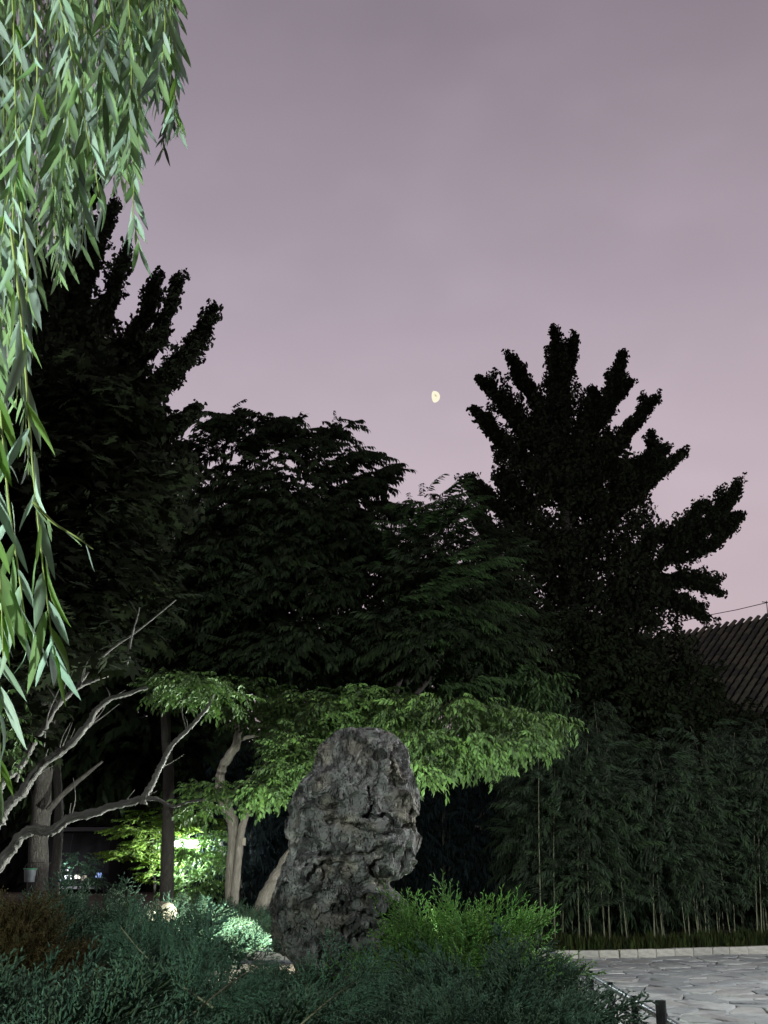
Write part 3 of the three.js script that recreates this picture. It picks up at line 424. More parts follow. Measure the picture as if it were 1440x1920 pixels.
darkTree('dark thin-trunked tree just right of the furrowed left trunk', pxPath(20, [100, 1740], [103, 1650], [110, 1560], [105, 1400], [90, 1200]), .1, [[60, 1260, 22, 170, 140, 1.6, 620], [60, 1420, 23, 160, 90, 1.6, 400]], 307);
darkTree('low dark tree filling the gap under the right ginkgo', pxPath(23.5, [1060, 1760], [1060, 1500], [1050, 1300]), .1, [[1010, 1230, 23, 150, 90, 1.4, 620], [1090, 1330, 23, 170, 90, 1.5, 640], [930, 1210, 23.5, 90, 70, 1.2, 260], [1210, 1330, 24, 120, 80, 1.2, 360]], 311, M.dark, TW.elm, { s0: 1.1, s1: 1.8 });
darkTree('dark leafy tree in front of the tiled roof', pxPath(26, [1380, 1760], [1370, 1500], [1360, 1400]), .1, [[1350, 1378, 26, 150, 50, 1.4, 460], [1260, 1300, 26, 90, 60, 1.2, 260], [1440, 1375, 26, 100, 40, 1.4, 240]], 313, M.dark, TW.elm, { s0: 1.1, s1: 1.8 });

// the grey limbs that lean in from the left: a tree rooted just outside the picture
tree('grey_limbed_tree', 'old tree with crooked pale grey limbs reaching in from the left edge', 'tree', P(-170, 1800, 9.5), (t) => {
  const D = 9.5, r = rng(241), K = { rough: .34, knots: .35, seg: 14, per: 14, gnarl: 1 };
  lm(t, M.barkGrey, D, [[-190, 1840], [-150, 1740], [-90, 1660], [-30, 1600]], .13, .1, { ...K, name: 'trunk' });
  lm(t, M.barkGrey, D, [[-60, 1650], [-10, 1625], [20, 1592], [60, 1562], [95, 1556], [130, 1538], [175, 1520], [230, 1509], [274, 1498]], .055, .026, K);
  lm(t, M.barkGrey, D, [[272, 1508], [276, 1488], [290, 1458], [304, 1430], [324, 1400], [352, 1368], [384, 1332], [392, 1322], [400, 1300]], .029, .013, K);
  lm(t, M.barkGrey, D, [[270, 1499], [296, 1499], [316, 1508], [328, 1512], [350, 1504], [385, 1500]], .017, .008, { ...K, knots: .4 });
  lm(t, M.barkGrey, D + .3, [[-80, 1640], [-30, 1570], [8, 1528], [32, 1496], [62, 1456], [110, 1410], [164, 1362], [176, 1340], [204, 1314], [242, 1299], [276, 1291]], .055, .015, K);
  lm(t, M.barkGrey, D + .6, [[-70, 1600], [-20, 1510], [12, 1466], [44, 1428], [74, 1376], [112, 1320], [152, 1288], [208, 1264], [236, 1248], [246, 1200], [262, 1140]], .042, .007, K);
  lm(t, M.barkGrey, D + .7, [[30, 1466], [50, 1405], [44, 1440]], .016, .006, { seg: 6 });
  lm(t, M.barkGrey, D + .8, [[140, 1292], [200, 1225], [262, 1180], [330, 1125]], .014, .006, { seg: 6 });
  lm(t, M.barkGrey, D + .5, [[82, 1400], [90, 1340], [112, 1290]], .01, .005, { seg: 5 });
  for (let k = 0; k < 26; k++) { const [x, y] = [[60, 1462], [110, 1412], [165, 1363], [205, 1316], [110, 1322], [150, 1290], [300, 1440], [350, 1370], [230, 1509], [130, 1540], [50, 1425], [85, 1556]][k % 12], a = -.3 - 1.9 * r(), l = 25 + 60 * r(); lm(t, M.barkGrey, D + .3 + .4 * r(), [[x, y], [x + l * .5 * Math.cos(a) + 6 * (r() - .5), y + l * .5 * Math.sin(a)], [x + l * Math.cos(a + .4 * (r() - .5)), y + l * Math.sin(a)]], .007, .0025, { seg: 5, per: 4, name: 'twig' }); }
  const [m, c] = fill([[360, 1290, D + .1, 55, 30, .3, 60], [420, 1300, D + .2, 40, 30, .3, 34], [370, 1512, D, 26, 16, .14, 14], [10, 1370, D - .6, 30, 80, .4, 34]], r, { tilt: -.1, s0: .4, s1: .62 });
  instanced('leaves', TW.elm, M.lit, m, c, t);
});

// ------------------------------------------------------------------ far woodland, hedge, shrubs by the garden lamp
{
  const r = rng(401), o = new THREE.Group(); o.name = 'far_woodland'; scene.add(o); tag(o, 'black far-off mass of trees closing the garden behind everything', 'woodland'); o.userData.kind = 'stuff';
  const mats = [], cols = [];
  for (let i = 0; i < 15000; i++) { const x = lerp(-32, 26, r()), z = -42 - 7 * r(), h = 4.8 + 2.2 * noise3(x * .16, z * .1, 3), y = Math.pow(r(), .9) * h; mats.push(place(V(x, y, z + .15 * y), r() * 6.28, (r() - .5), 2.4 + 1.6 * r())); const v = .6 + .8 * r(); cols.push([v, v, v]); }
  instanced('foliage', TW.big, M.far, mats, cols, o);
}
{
  const r = rng(405), o = new THREE.Group(); o.name = 'rear_woodland'; scene.add(o); tag(o, 'unseen dark trees added in an arc behind the camera to hold back sky glow', 'woodland'); o.userData.kind = 'stuff';  // unseen trees, added to keep sky glow off the foliage ahead
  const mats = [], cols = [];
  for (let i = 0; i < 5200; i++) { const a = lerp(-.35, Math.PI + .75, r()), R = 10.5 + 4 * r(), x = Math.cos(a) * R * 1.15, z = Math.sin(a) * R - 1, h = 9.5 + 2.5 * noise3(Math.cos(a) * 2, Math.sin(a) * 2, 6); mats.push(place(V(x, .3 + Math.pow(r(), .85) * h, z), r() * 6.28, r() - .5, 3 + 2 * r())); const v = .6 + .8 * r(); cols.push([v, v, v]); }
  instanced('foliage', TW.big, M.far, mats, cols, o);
}
tree('hedge', 'dark tall hedge between the rock and the bamboo', 'hedge', V(2.2, 0, -23), (t) => {
  const r = rng(409), mats = [], cols = [];
  for (let i = 0; i < 5200; i++) { const x = lerp(-3.5, 4.6, r()), z = -22.5 - 2.2 * r() - .2 * x, y = .1 + (3.3 + .7 * noise3(x * .7, 2, z)) * Math.pow(r(), .85); mats.push(place(V(x, y, z), r() * 6.28, (r() - .5) * .7, 1 + .6 * r())); const v = .6 + .8 * r(); cols.push([v, v, v * 1.1]); }
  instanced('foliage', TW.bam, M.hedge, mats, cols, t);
  const st = []; for (let i = 0; i < 26; i++) { const x = lerp(-3.4, 4.5, r()), z = -23.4 - .2 * x + (r() - .5); st.push(rod(V(x, .05, z), V(x + (r() - .5) * .4, 2.4 + r(), z), .02, 5)); } const m = part('stem', mergeGeometries(st), M.twig, t); m.userData.kind = 'stuff';
});
tree('maple_sapling', 'small yellow-green tree in flat tiers left of the slim trunk', 'tree', P(290, 1745, 22.5), (t) => {
  const r = rng(419), D = 22.6;
  lm(t, M.barkDim, D, [[292, 1752], [290, 1660], [286, 1580], [290, 1500]], .035, .015, { name: 'trunk', seg: 7 });
  for (const p of [[[288, 1560], [250, 1555], [215, 1560]], [[288, 1610], [250, 1600], [222, 1595]], [[288, 1600], [330, 1560], [370, 1540]]]) lm(t, M.twig, D, p, .015, .005, { seg: 5 });
  instanced('crown', TW.yel, M.yellow, ...fill([[265, 1556, D, 52, 11, .5, 105], [255, 1600, D, 50, 11, .5, 105], [290, 1580, D, 34, 12, .5, 60], [300, 1625, D, 24, 30, .4, 55], [330, 1540, D, 50, 14, .5, 80], [280, 1530, D, 40, 12, .5, 55], [390, 1545, D - .2, 40, 18, .5, 80]], r, { tilt: -.05, tiltVar: .2, s0: .7, s1: 1.1, shell: 0 }), t);
});
tree('kiosk_shrub', 'dim grey-green bush at the far lit kiosk', 'shrub', P(146, 1645, 37.6), (t) => { const r = rng(431); lm(t, M.twig, 37.6, [[146, 1668], [146, 1640], [147, 1615]], .03, .01, { name: 'stem', seg: 5 }); instanced('foliage', TW.elm, M.juniperBack, ...fill([[146, 1620, 37.9, 30, 22, .5, 90], [150, 1652, 37.4, 34, 7, .4, 34], [178, 1650, 37.6, 16, 10, .3, 20]], r, { s0: .8, s1: 1.3 }), t); });
tree('lamplit_shrub', 'round green shrub glowing under the garden lamp', 'shrub', P(372, 1748, 22), (t) => {
  const r = rng(421);
  for (const p of [[[372, 1752], [366, 1690], [360, 1640]], [[374, 1752], [385, 1690], [396, 1650]], [[370, 1752], [345, 1690], [338, 1650]]]) lm(t, M.twig, 22.5, p, .02, .006, { name: 'stem', seg: 5 });
  instanced('foliage', TW.elm, M.lit, ...fill([[366, 1660, 22.4, 50, 50, .6, 300], [392, 1640, 22.3, 30, 60, .5, 170], [350, 1620, 22.7, 34, 18, .4, 60], [375, 1600, 21.5, 44, 11, .2, 60], [330, 1572, 21.5, 20, 10, .2, 16], [398, 1572, 21.6, 14, 16, .2, 26]], r, { shell: .2, s0: .7, s1: 1.1 }), t);
});

// ------------------------------------------------------------------ bamboo
tree('bamboo_grove', 'dense stand of green bamboo with pale thin culms behind the kerb', 'bamboo', V(5, 0, -20), (t) => {
  const r = rng(501), mats = [], cols = []; let k = 0;
  const spots = [];
  for (let i = 0; i < 92; i++) { const x = lerp(2.4, 9.2, i / 92 + (r() - .5) * .02), front = r(); spots.push([x, kerbZ(x) - .75 - 2.6 * front * front]); }
  for (const [x, z] of spots) {
    const h = 2.0 + 1.3 * r() + .9 * Math.max(0, noise3(x * .9, 3, 1)) + (r() < .1 ? .6 : 0), lx = (r() - .5) * .5 * h * .35, lz = .25 * r() * h * .35, b = V(x, farH(x, z) - .05, z), pts = [b, b.clone().add(V(lx * .3, h * .4, lz * .15)), b.clone().add(V(lx * .7 + .06 * (r() - .5), h * .75, lz * .5)), b.clone().add(V(lx * 1.3, h, lz * 1.3))], rad = .007 + .006 * r();
    const c = new THREE.CatmullRomCurve3(pts), seg = 14, G = new Geo(); let prev = null;
    for (let i = 0; i <= seg; i++) for (const e of i === seg ? [0] : [0, .12]) { const q = c.getPoint((i + e) / seg), rr = rad * (1 - .75 * (i + e) / seg) * (e ? 1 : 1.22), ring = []; for (let j = 0; j < 5; j++) ring.push(G.v(q.x + rr * Math.cos(j * 1.2566), q.y, q.z + rr * Math.sin(j * 1.2566))); if (prev) for (let j = 0; j < 5; j++) { const n = (j + 1) % 5; G.f(prev[j], ring[j], prev[n], prev[n], ring[j], ring[n]); } prev = ring; }
    part('culm', G.build(), M.culm, t);
    for (let i = 0; i < 104; i++) { const s = .2 + .8 * Math.pow(r(), .85), q = c.getPoint(s), a = r() * 6.28, w = .1 + .38 * r() * (1.1 - s * .5); mats.push(place(q.add(V(Math.cos(a) * w, .12 * r(), Math.sin(a) * w)), a + (r() - .5) * 2, (r() - .4) * 1.6, .6 + .65 * r(), (r() - .5) * 2)); const v = .55 + .9 * r(); cols.push([v, v, v * (.8 + .4 * r())]); }
  }
  for (let i = 0; i < 7000; i++) { const x = lerp(2.3, 11, r()), z = kerbZ(x) - 1.8 - 3 * r(), y = .15 + 3.2 * Math.pow(r(), .8) + .3 * smooth(x, 4, 8) * r(); mats.push(place(V(x, y, z), r() * 6.28, (r() - .5) * .8, .9 + .6 * r())); const v = .5 + .8 * r(); cols.push([v, v, v]); }
  instanced('foliage', TW.bam, M.bamboo, mats, cols, t);
});
{
  const r = rng(511), G = new Geo();
  for (let i = 0; i < 12; i++) { const a = i * .9 + r(), l = .06 + .1 * r(); leaf(G, V((r() - .5) * .06, 0, (r() - .5) * .06), V(Math.cos(a) * .5, .9, Math.sin(a) * .5).normalize(), V(Math.cos(a), .2, Math.sin(a)).normalize(), l, .012 + .02 * r(), { bend: .4, col: [.7 + .5 * r(), .8 + .3 * r(), .6] }); }
  const o = new THREE.Group(); o.name = 'ground_cover'; scene.add(o); o.userData.kind = 'stuff'; tag(o, 'low grass and leaf litter between the kerb and the bamboo', 'grass');
  const mats = [], cols = []; for (let i = 0; i < 3600; i++) { const x = lerp(-7, 9.5, r()), z = kerbZ(x) - .16 - 1.5 * r() * r(); mats.push(place(V(x, farH(x, z), z), r() * 6.28, 0, .6 + .9 * r())); const v = .5 + .7 * r(), br = r() < .15; cols.push(br ? [v * 1.25, v * 1.0, v * .8] : [v, v, v]); }
  instanced('grass', G.build(), foliageMat([.022, .034, .012], .2), mats, cols, o);
}

// ------------------------------------------------------------------ the standing rock
{
  const D = 9.0, k = mpp(D);
  const rows = [[1362, 668, 690], [1367, 640, 712], [1376, 622, 735], [1390, 609, 752], [1405, 600, 762], [1421, 592, 765], [1451, 577, 770], [1470, 563, 780], [1487, 553, 789], [1511, 543, 784], [1535, 541, 780], [1555, 540, 783], [1569, 540, 790], [1590, 540, 786], [1611, 537, 779], [1630, 529, 768], [1645, 523, 752], [1655, 520, 736], [1664, 517, 734], [1674, 515, 750], [1686, 509, 764], [1699, 507, 769], [1720, 510, 763], [1744, 515, 749], [1765, 518, 743], [1783, 522, 741], [1800, 541, 749], [1815, 552, 753], [1835, 562, 752], [1860, 568, 748], [1900, 560, 756], [1960, 550, 770]];
  const S = rows.map(([y, a, b]) => { const m = P(640, y, D).y; return [m, P(a, y, D).x, P(b, y, D).x]; });
  const sil = (h) => { let i = 0; while (i < S.length - 2 && h < S[i + 1][0]) i++; const a = S[i], b = S[i + 1], t = clamp((h - a[0]) / (b[0] - a[0]), 0, 1); return [lerp(a[1], b[1], t), lerp(a[2], b[2], t)]; };
  const top = S[0][0] + .015, bot = P(640, 1900, D).y, r = rng(601), G = new Geo();
  const wide = (h) => { let s = 0, c = 0; for (let q = -.3; q <= .3; q += .05) { const hh = clamp(h + q, bot, top - .03), [a, b] = sil(hh); s += b - a; c++; } return s / c / 2; };
  const px3 = (x, y) => { const q = P(x, y, D - .3); return [q.x, q.y]; };
  const cracks = [[[612, 1540], [640, 1541], [668, 1546], [690, 1558], [714, 1568], [735, 1560]], [[682, 1535], [700, 1530], [725, 1528], [738, 1534], [742, 1552], [770, 1548]], [[572, 1568], [588, 1574], [598, 1586], [598, 1600]], [[600, 1598], [640, 1602], [690, 1600], [712, 1590]], [[735, 1410], [738, 1450], [742, 1470], [765, 1476]], [[735, 1660], [700, 1640], [690, 1625], [720, 1610]], [[640, 1690], [652, 1708], [690, 1715], [730, 1726]], [[585, 1640], [600, 1618], [640, 1620]], [[560, 1480], [600, 1512], [640, 1510]], [[690, 1480], [700, 1510], [690, 1530]]].map((c) => c.map(([x, y]) => px3(x, y)));
  const hollows = [[738, 1462, .05, .09], [625, 1508, .035, .05], [745, 1565, .04, .06], [590, 1590, .05, .05], [635, 1708, .05, .08], [678, 1758, .065, .1], [688, 1712, .05, .06], [650, 1790, .07, .12], [748, 1600, .018, .05], [760, 1545, .03, .05], [615, 1640, .03, .03], [545, 1750, .03, .06], [645, 1745, .03, .05], [700, 1690, .04, .05], [620, 1795, .05, .1], [725, 1640, .05, .05], [720, 1500, .045, .04], [665, 1500, .04, .03], [660, 1590, .03, .03]].map(([x, y, rad, dep]) => [...px3(x, y), rad, dep]);
  const segD = (x, y, c) => { let m = 9; for (let i = 0; i < c.length - 1; i++) { const [ax, ay] = c[i], [bx, by] = c[i + 1], dx = bx - ax, dy = by - ay, t = clamp(((x - ax) * dx + (y - ay) * dy) / (dx * dx + dy * dy), 0, 1); m = Math.min(m, Math.hypot(x - ax - dx * t, y - ay - dy * t)); } return m; };
  const CS = .0095, x0 = -.95, y0 = bot - .02, z0 = -D - .62, nx = Math.ceil(1.45 / CS), ny = Math.ceil((top + .1 - y0) / CS), nz = Math.ceil(1.22 / CS);
  const pits = [];
  const prof = []; for (let j = 0; j <= ny; j++) { const y = y0 + j * CS, h = clamp(y, bot, top), [a, b] = sil(h); prof.push([(a + b) / 2, Math.max(.02, (b - a) / 2), Math.max(.03, Math.min(wide(h) * .74, Math.sqrt(Math.max(0, top + .03 - h)) * .62)), y]); }
  for (let i = 0; i < 460; i++) { const j = Math.floor(lerp(.15, .99, r()) * ny), [cx, ra, rz, y] = prof[j], th = Math.PI * (-.05 + 1.1 * r()), c = Math.cos(th), sn = Math.sin(th), rad = .012 + .055 * Math.pow(r(), 2.6), out = rad * (-.1 + .6 * r()); pits.push([cx + (ra + out) * c, y, -D + (rz + out) * sn, rad, .6 + .8 * r()]); }
  const bins = new Map(); for (const p of pits) { const k0 = Math.floor((p[1] - .1 - y0) / .05), k1 = Math.floor((p[1] + .1 - y0) / .05); for (let k = k0; k <= k1; k++) { if (!bins.has(k)) bins.set(k, []); bins.get(k).push(p); } }
  const field3 = new Float32Array((nx + 1) * (ny + 1) * (nz + 1)).fill(1), ix = (i, j, k) => (j * (nz + 1) + k) * (nx + 1) + i;
  for (let j = 0; j <= ny; j++) {
    const [cx, ra, rz, y] = prof[j], bin = bins.get(Math.floor((y - y0) / .05)) ?? [];
    for (let k = 0; k <= nz; k++) for (let i = 0; i <= nx; i++) {
      const x = x0 + i * CS, z = z0 + k * CS, ux = Math.abs(x - cx) / ra, uz = Math.abs(z + D) / rz, q = Math.pow(Math.pow(ux, 2.3) + Math.pow(uz, 2.3), 1 / 2.3), dir = Math.hypot(x - cx, z + D) || 1e-3;
      let f = q > 1e-4 ? (q - 1) * dir / q : -.2; f = Math.max(f, y - top + .01);
      if (f > .12 || f < -.2) { field3[ix(i, j, k)] = f > 0 ? 1 : -1; continue; }
      const edge = smooth(ux, .62, 1), wx = x + .07 * noise3(x * 3.2, y * 3.2, z * 3.2 + 5), wy = y + .07 * noise3(x * 3.2 + 9, y * 3.2, z * 3.2), wz = z + .07 * noise3(x * 3.2, y * 3.2 + 4, z * 3.2);
      let d = .05 * noise3(wx * 2.3, wy * 2.3, wz * 2.3) + .06 * (Math.abs(noise3(wx * 4.4, wy * 4.4, wz * 4.4)) - .34) + .028 * (Math.abs(noise3(wx * 9.5 + 3, wy * 9.5, wz * 9.5)) - .33) + .011 * (Math.abs(noise3(wx * 21, wy * 21 + 7, wz * 21)) - .3) + .004 * noise3(wx * 46, wy * 46, wz * 46);
      d *= lerp(1, .55, edge);
      const t1 = noise3(wx * 5.5 + 20, wy * 5.5, wz * 5.5), t2 = noise3(wx * 5.5, wy * 5.5 + 30, wz * 5.5), tq = (t1 * t1 + t2 * t2) / .016; if (tq < 1) d -= .105 * (1 - tq) * lerp(1, .5, edge);
      const s1 = noise3(wx * 12 + 2, wy * 12, wz * 12), s2 = noise3(wx * 12, wy * 12 + 3, wz * 12), sq = (s1 * s1 + s2 * s2) / .03; if (sq < 1) d -= .035 * (1 - sq);
      f -= d;
      if (z > -D) {
        const jx = x + .018 * noise3(x * 14, y * 14, 2), jy = y + .018 * noise3(x * 14, y * 14, 7), fr = smooth(z + D, .05, .2);
        for (const cr of cracks) { const q2 = segD(jx, jy, cr); if (q2 < .05) f += fr * (.10 * Math.exp(-((q2 / .0115) ** 2)) + .018 * Math.exp(-((q2 / .03) ** 2))); }
        for (const [hx, hy, hr, hd] of hollows) { const q2 = ((jx - hx) ** 2 + (jy - hy) ** 2) / (hr * hr); if (q2 < 2.2) f += fr * hd * 1.2 * Math.exp(-q2 * q2 * 1.4); }
      }
      for (const p of bin) { const dx = x - p[0]; if (Math.abs(dx) > .09) continue; const dz = z - p[2]; if (Math.abs(dz) > .09) continue; const dist = Math.hypot(dx, (y - p[1]) * p[4], dz), w = p[3] - dist, h = clamp(.5 + (w - f) / .024, 0, 1); f = lerp(f, w, h) + .012 * h * (1 - h); }
      field3[ix(i, j, k)] = f;
    }
  }
  // naive surface nets
  const vid = new Int32Array(field3.length).fill(-1), EDGES = [[0, 1], [2, 3], [4, 5], [6, 7], [0, 2], [1, 3], [4, 6], [5, 7], [0, 4], [1, 5], [2, 6], [3, 7]], C8 = [0, 1, 2, 3, 4, 5, 6, 7].map((b) => [b & 1, (b >> 1) & 1, (b >> 2) & 1]);
  for (let j = 0; j < ny; j++) for (let k = 0; k < nz; k++) for (let i = 0; i < nx; i++) {
    const w = C8.map(([a, b, c]) => field3[ix(i + a, j + b, k + c)]); let neg = 0; for (const q of w) if (q < 0) neg++; if (!neg || neg === 8) continue;
    let X = 0, Y = 0, Z = 0, n = 0;
    for (const [a, b] of EDGES) if ((w[a] < 0) !== (w[b] < 0)) { const t = w[a] / (w[a] - w[b]); X += lerp(C8[a][0], C8[b][0], t); Y += lerp(C8[a][1], C8[b][1], t); Z += lerp(C8[a][2], C8[b][2], t); n++; }
    const x = x0 + (i + X / n) * CS, y = y0 + (j + Y / n) * CS, z = z0 + (k + Z / n) * CS;
    // stone colour, darker towards the foot: grey limestone, tan patches, dark lichen, pale mineral
    const tan = smooth(fbm(x * 2.4 + 3, y * 2.4, z * 2.4, 4), -.05, .4), lich = smooth(fbm(x * 6, y * 5 + 9, z * 6, 5), -.02, .3), pale = smooth(fbm(x * 8 + 8, y * 8, z * 8, 4), .1, .4), fine = 1 + .5 * fbm(x * 40, y * 40, z * 40, 3);
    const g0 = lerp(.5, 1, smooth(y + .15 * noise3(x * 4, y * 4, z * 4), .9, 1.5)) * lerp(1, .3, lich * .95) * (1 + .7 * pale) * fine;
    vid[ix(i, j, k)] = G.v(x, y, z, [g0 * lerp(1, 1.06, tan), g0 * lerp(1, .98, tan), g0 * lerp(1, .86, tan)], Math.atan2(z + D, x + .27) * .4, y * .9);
  }
  for (let j = 1; j < ny; j++) for (let k = 1; k < nz; k++) for (let i = 1; i < nx; i++) {
    const o = field3[ix(i, j, k)] < 0; let a, b, c, d;
    if (o !== field3[ix(i + 1, j, k)] < 0) { a = vid[ix(i, j, k)]; b = vid[ix(i, j - 1, k)]; c = vid[ix(i, j - 1, k - 1)]; d = vid[ix(i, j, k - 1)]; if (Math.min(a, b, c, d) >= 0) o ? G.f(a, c, b, a, d, c) : G.f(a, b, c, a, c, d); }
    if (o !== field3[ix(i, j + 1, k)] < 0) { a = vid[ix(i, j, k)]; b = vid[ix(i, j, k - 1)]; c = vid[ix(i - 1, j, k - 1)]; d = vid[ix(i - 1, j, k)]; if (Math.min(a, b, c, d) >= 0) o ? G.f(a, c, d, a, b, c) : G.f(a, d, c, a, c, b); }
    if (o !== field3[ix(i, j, k + 1)] < 0) { a = vid[ix(i, j, k)]; b = vid[ix(i - 1, j, k)]; c = vid[ix(i - 1, j - 1, k)]; d = vid[ix(i, j - 1, k)]; if (Math.min(a, b, c, d) >= 0) o ? G.f(a, b, c, a, c, d) : G.f(a, c, b, a, d, c); }
  }
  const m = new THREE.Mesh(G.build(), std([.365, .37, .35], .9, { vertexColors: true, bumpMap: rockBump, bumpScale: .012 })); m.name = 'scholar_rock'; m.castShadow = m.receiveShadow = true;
  scene.add(tag(m, 'tall pitted grey limestone rock standing upright among the junipers', 'rock'));
}
{
  const r = rng(611), stone = (seed, s) => { const g = new THREE.IcosahedronGeometry(s, 3), p = g.attributes.position; for (let i = 0; i < p.count; i++) { const x = p.getX(i), y = p.getY(i), z = p.getZ(i), q = 1 + .35 * fbm(x * 4 / s * .12 + seed, y * 4 / s * .12, z * 4 / s * .12, 3) + .12 * noise3(x * 9 + seed, y * 9, z * 9); p.setXYZ(i, x * q * 1.2, y * q * .85, z * q); } g.computeVertexNormals(); return g; };
  const mat = std([.30, .27, .19], .95, { bumpMap: rockBump, bumpScale: .01 });
  for (const [px, py, d, s, l] of [[303, 1708, 11.3, .12, 'pale tan stone showing through the lamplit junipers, the larger and taller one'], [276, 1714, 11, .08, 'small pale tan stone left of the larger stone among the junipers'], [322, 1752, 10.6, .09, 'brownish stone low down in front of the pair of tan stones']]) { const m = new THREE.Mesh(stone(px, s), mat); m.name = numbered('garden_stone'); m.position.copy(P(px, py, d)); m.position.y -= .02; m.castShadow = m.receiveShadow = true; scene.add(tag(m, l, 'stone')); }
}

// ------------------------------------------------------------------ junipers
function plumeGeo(seed, len = .42) {
  const r = rng(seed), G = new Geo(), ax = (t) => V(len * t, .10 * len * Math.sin(t * 2.2) - .1 * len * t * t, .03 * len * Math.sin(t * 5 + seed)), brown = [.9, .7, .5];
  for (let i = 0; i < 5; i++) spindle(G, ax(i / 5), ax((i + 1) / 5 + .04), .0042 * (1 - i * .15), brown, [1, 1, .8], .3);
  const N = 20;
  for (let i = 0; i < N; i++) {
    const t = .06 + .93 * (i + r() * .5) / N, b = ax(t), d = ax(t + .02).sub(b).normalize(), a = i * 2.4 + r() * .8, L = (.165 * Math.pow(1 - t, .8) + .03) * (.75 + .5 * r());
    const rad = V(0, .25 + Math.cos(a) * .35, Math.sin(a) > 0 ? 1 : -1).normalize(), dir = d.clone().multiplyScalar(.8).addScaledVector(rad, .55 + .2 * r()).normalize(), tip = b.clone().addScaledVector(dir, L).addScaledVector(d, L * .2);
    spindle(G, b, tip, .0036, [.75, .8, .7], [1.2, 1.2, 1.1]);
    const n = Math.max(3, Math.round(L / .0115)), sd = dir.clone().cross(V(r() - .5, 1, r() - .5)).normalize(), sd2 = sd.clone().cross(dir).normalize();
    for (let k = 0; k < n; k++) { const s = (k + .6) / n, q = b.clone().lerp(tip, s), an = k * 2.2 + r(), o = sd.clone().multiplyScalar(Math.cos(an)).addScaledVector(sd2, Math.sin(an) * .7), l = (.030 * (1 - .55 * s) + .006) * (.7 + .6 * r()), c = .7 + .45 * r(); spindle(G, q, q.clone().addScaledVector(dir, l * .85).addScaledVector(o, l * .55), .0036, [c, c, c], [c * 1.35, c * 1.3, c * 1.2], .4); }
  }
  return G.build();
}
const PLUME = [plumeGeo(1), plumeGeo(2, .5), plumeGeo(5, .36)];
function juniper(label, px, py, d, R, H, n, mat, seed, { lean = [0, 0], per = 11, sc = 1, top = 0, arms = [], flat = .3, bare = .3, plume = 0, soil, azFrom = 0, azTo = 6.283, stick = [.98, .78, .55] } = {}) {
  const r = rng(seed), c = P(px, py, d); c.y = soil ?? (d < 13.6 ? bedH(c.x, c.z) : farH(c.x, c.z)); if (top) H = Math.max(.12, P(px, top, d).y - c.y - .34 * sc);
  const t = thing('juniper_shrub', label, 'shrub', c.clone()), mats = [], cols = [], stems = [];
  for (let i = 0; i < n; i++) {
    const az = lerp(azFrom, azTo, (i + r()) / n), q = Math.pow(r(), .55), out = R * q * (.75 + .35 * r()), h = H * Math.sqrt(Math.max(.04, 1 - flat * q * q - (1 - flat) * q * q * .65)) * (.72 + .34 * r());
    const e = c.clone().add(V(Math.cos(az) * out + lean[0] * h, h, Math.sin(az) * out + lean[1] * h)), a = c.clone().add(V(Math.cos(az) * out * .12, 0, Math.sin(az) * out * .12)), m1 = a.clone().lerp(e, .45).add(V((r() - .5) * .12, .08 * H * (r() - .2), (r() - .5) * .12)), m2 = a.clone().lerp(e, .78).add(V((r() - .5) * .08, .05 * H, (r() - .5) * .08)), curve = new THREE.CatmullRomCurve3([a, m1, m2, e], false, 'centripetal'), L = curve.getLength();
    stems.push(limb([a, m1, m2, e], [.013 * sc, .009 * sc, .006 * sc, .003], { seg: 5, per: 3, rough: .05 }));
    const np = Math.ceil(per * Math.max(.5, L));
    for (let k = 0; k <= np; k++) {
      const tt = k === np ? .97 : bare + (1 - bare) * Math.pow((k + r() * .7) / np, .9), p = curve.getPoint(Math.min(.99, tt)), g = curve.getTangent(Math.min(.99, tt)), dir = g.clone().add(V((r() - .5) * 1.0, (r() - .25) * .7, (r() - .5) * 1.0).multiplyScalar(k === np ? .15 : 1)).normalize(), s = sc * (.62 + .5 * r()) * (k === np ? 1.05 : 1);
      const z = dir.clone().cross(up).normalize(), y = z.clone().cross(dir); const mtx = new THREE.Matrix4().makeBasis(dir, y, z).multiply(new THREE.Matrix4().makeRotationX((r() - .5) * 2)).scale(V(s, s, s)).setPosition(p);
      mats.push(mtx); const v = .68 + .6 * r(), yel = r() * .25; cols.push([v * (1 + yel), v, v * (1 - yel * .5)]);
    }
  }
  for (const arm of arms) {
    const q = arm.map(([x, y, dd]) => P(x, y, dd)), cv = new THREE.CatmullRomCurve3(q, false, 'centripetal'), L = cv.getLength(), nn = Math.ceil(L / .042); stems.push(limb(q, q.map((_, i) => lerp(.0042, .0015, i / (q.length - 1))), { seg: 6, per: 5, rough: .05 }));
    for (let k = 0; k <= nn; k++) { const tt = .1 + .9 * k / nn, g = cv.getTangent(tt), sd = g.clone().cross(V(0, 0, 1)).normalize(), dir = g.clone().multiplyScalar(k === nn ? 1 : .75).addScaledVector(sd, k === nn ? 0 : (k % 2 ? .6 : -.6) + .2 * (r() - .5)).add(V(0, .25, (r() - .5) * .5)).normalize(), z = dir.clone().cross(up).normalize(), sz = (.62 - .28 * tt) * (.85 + .3 * r()); mats.push(new THREE.Matrix4().makeBasis(dir, z.clone().cross(dir), z).multiply(new THREE.Matrix4().makeRotationX((r() - .5) + 1.57)).scale(V(sz, sz, sz)).setPosition(cv.getPoint(tt))); const v = .95 + .4 * r(); cols.push([v, v, v * .95]); }
  }
  const m = part('branch', mergeGeometries(stems), M.twigPale, t); m.userData.kind = 'stuff';
  instanced('foliage', PLUME[plume], mat, mats, cols, t);
  return t;
}
const J = M.juniper;
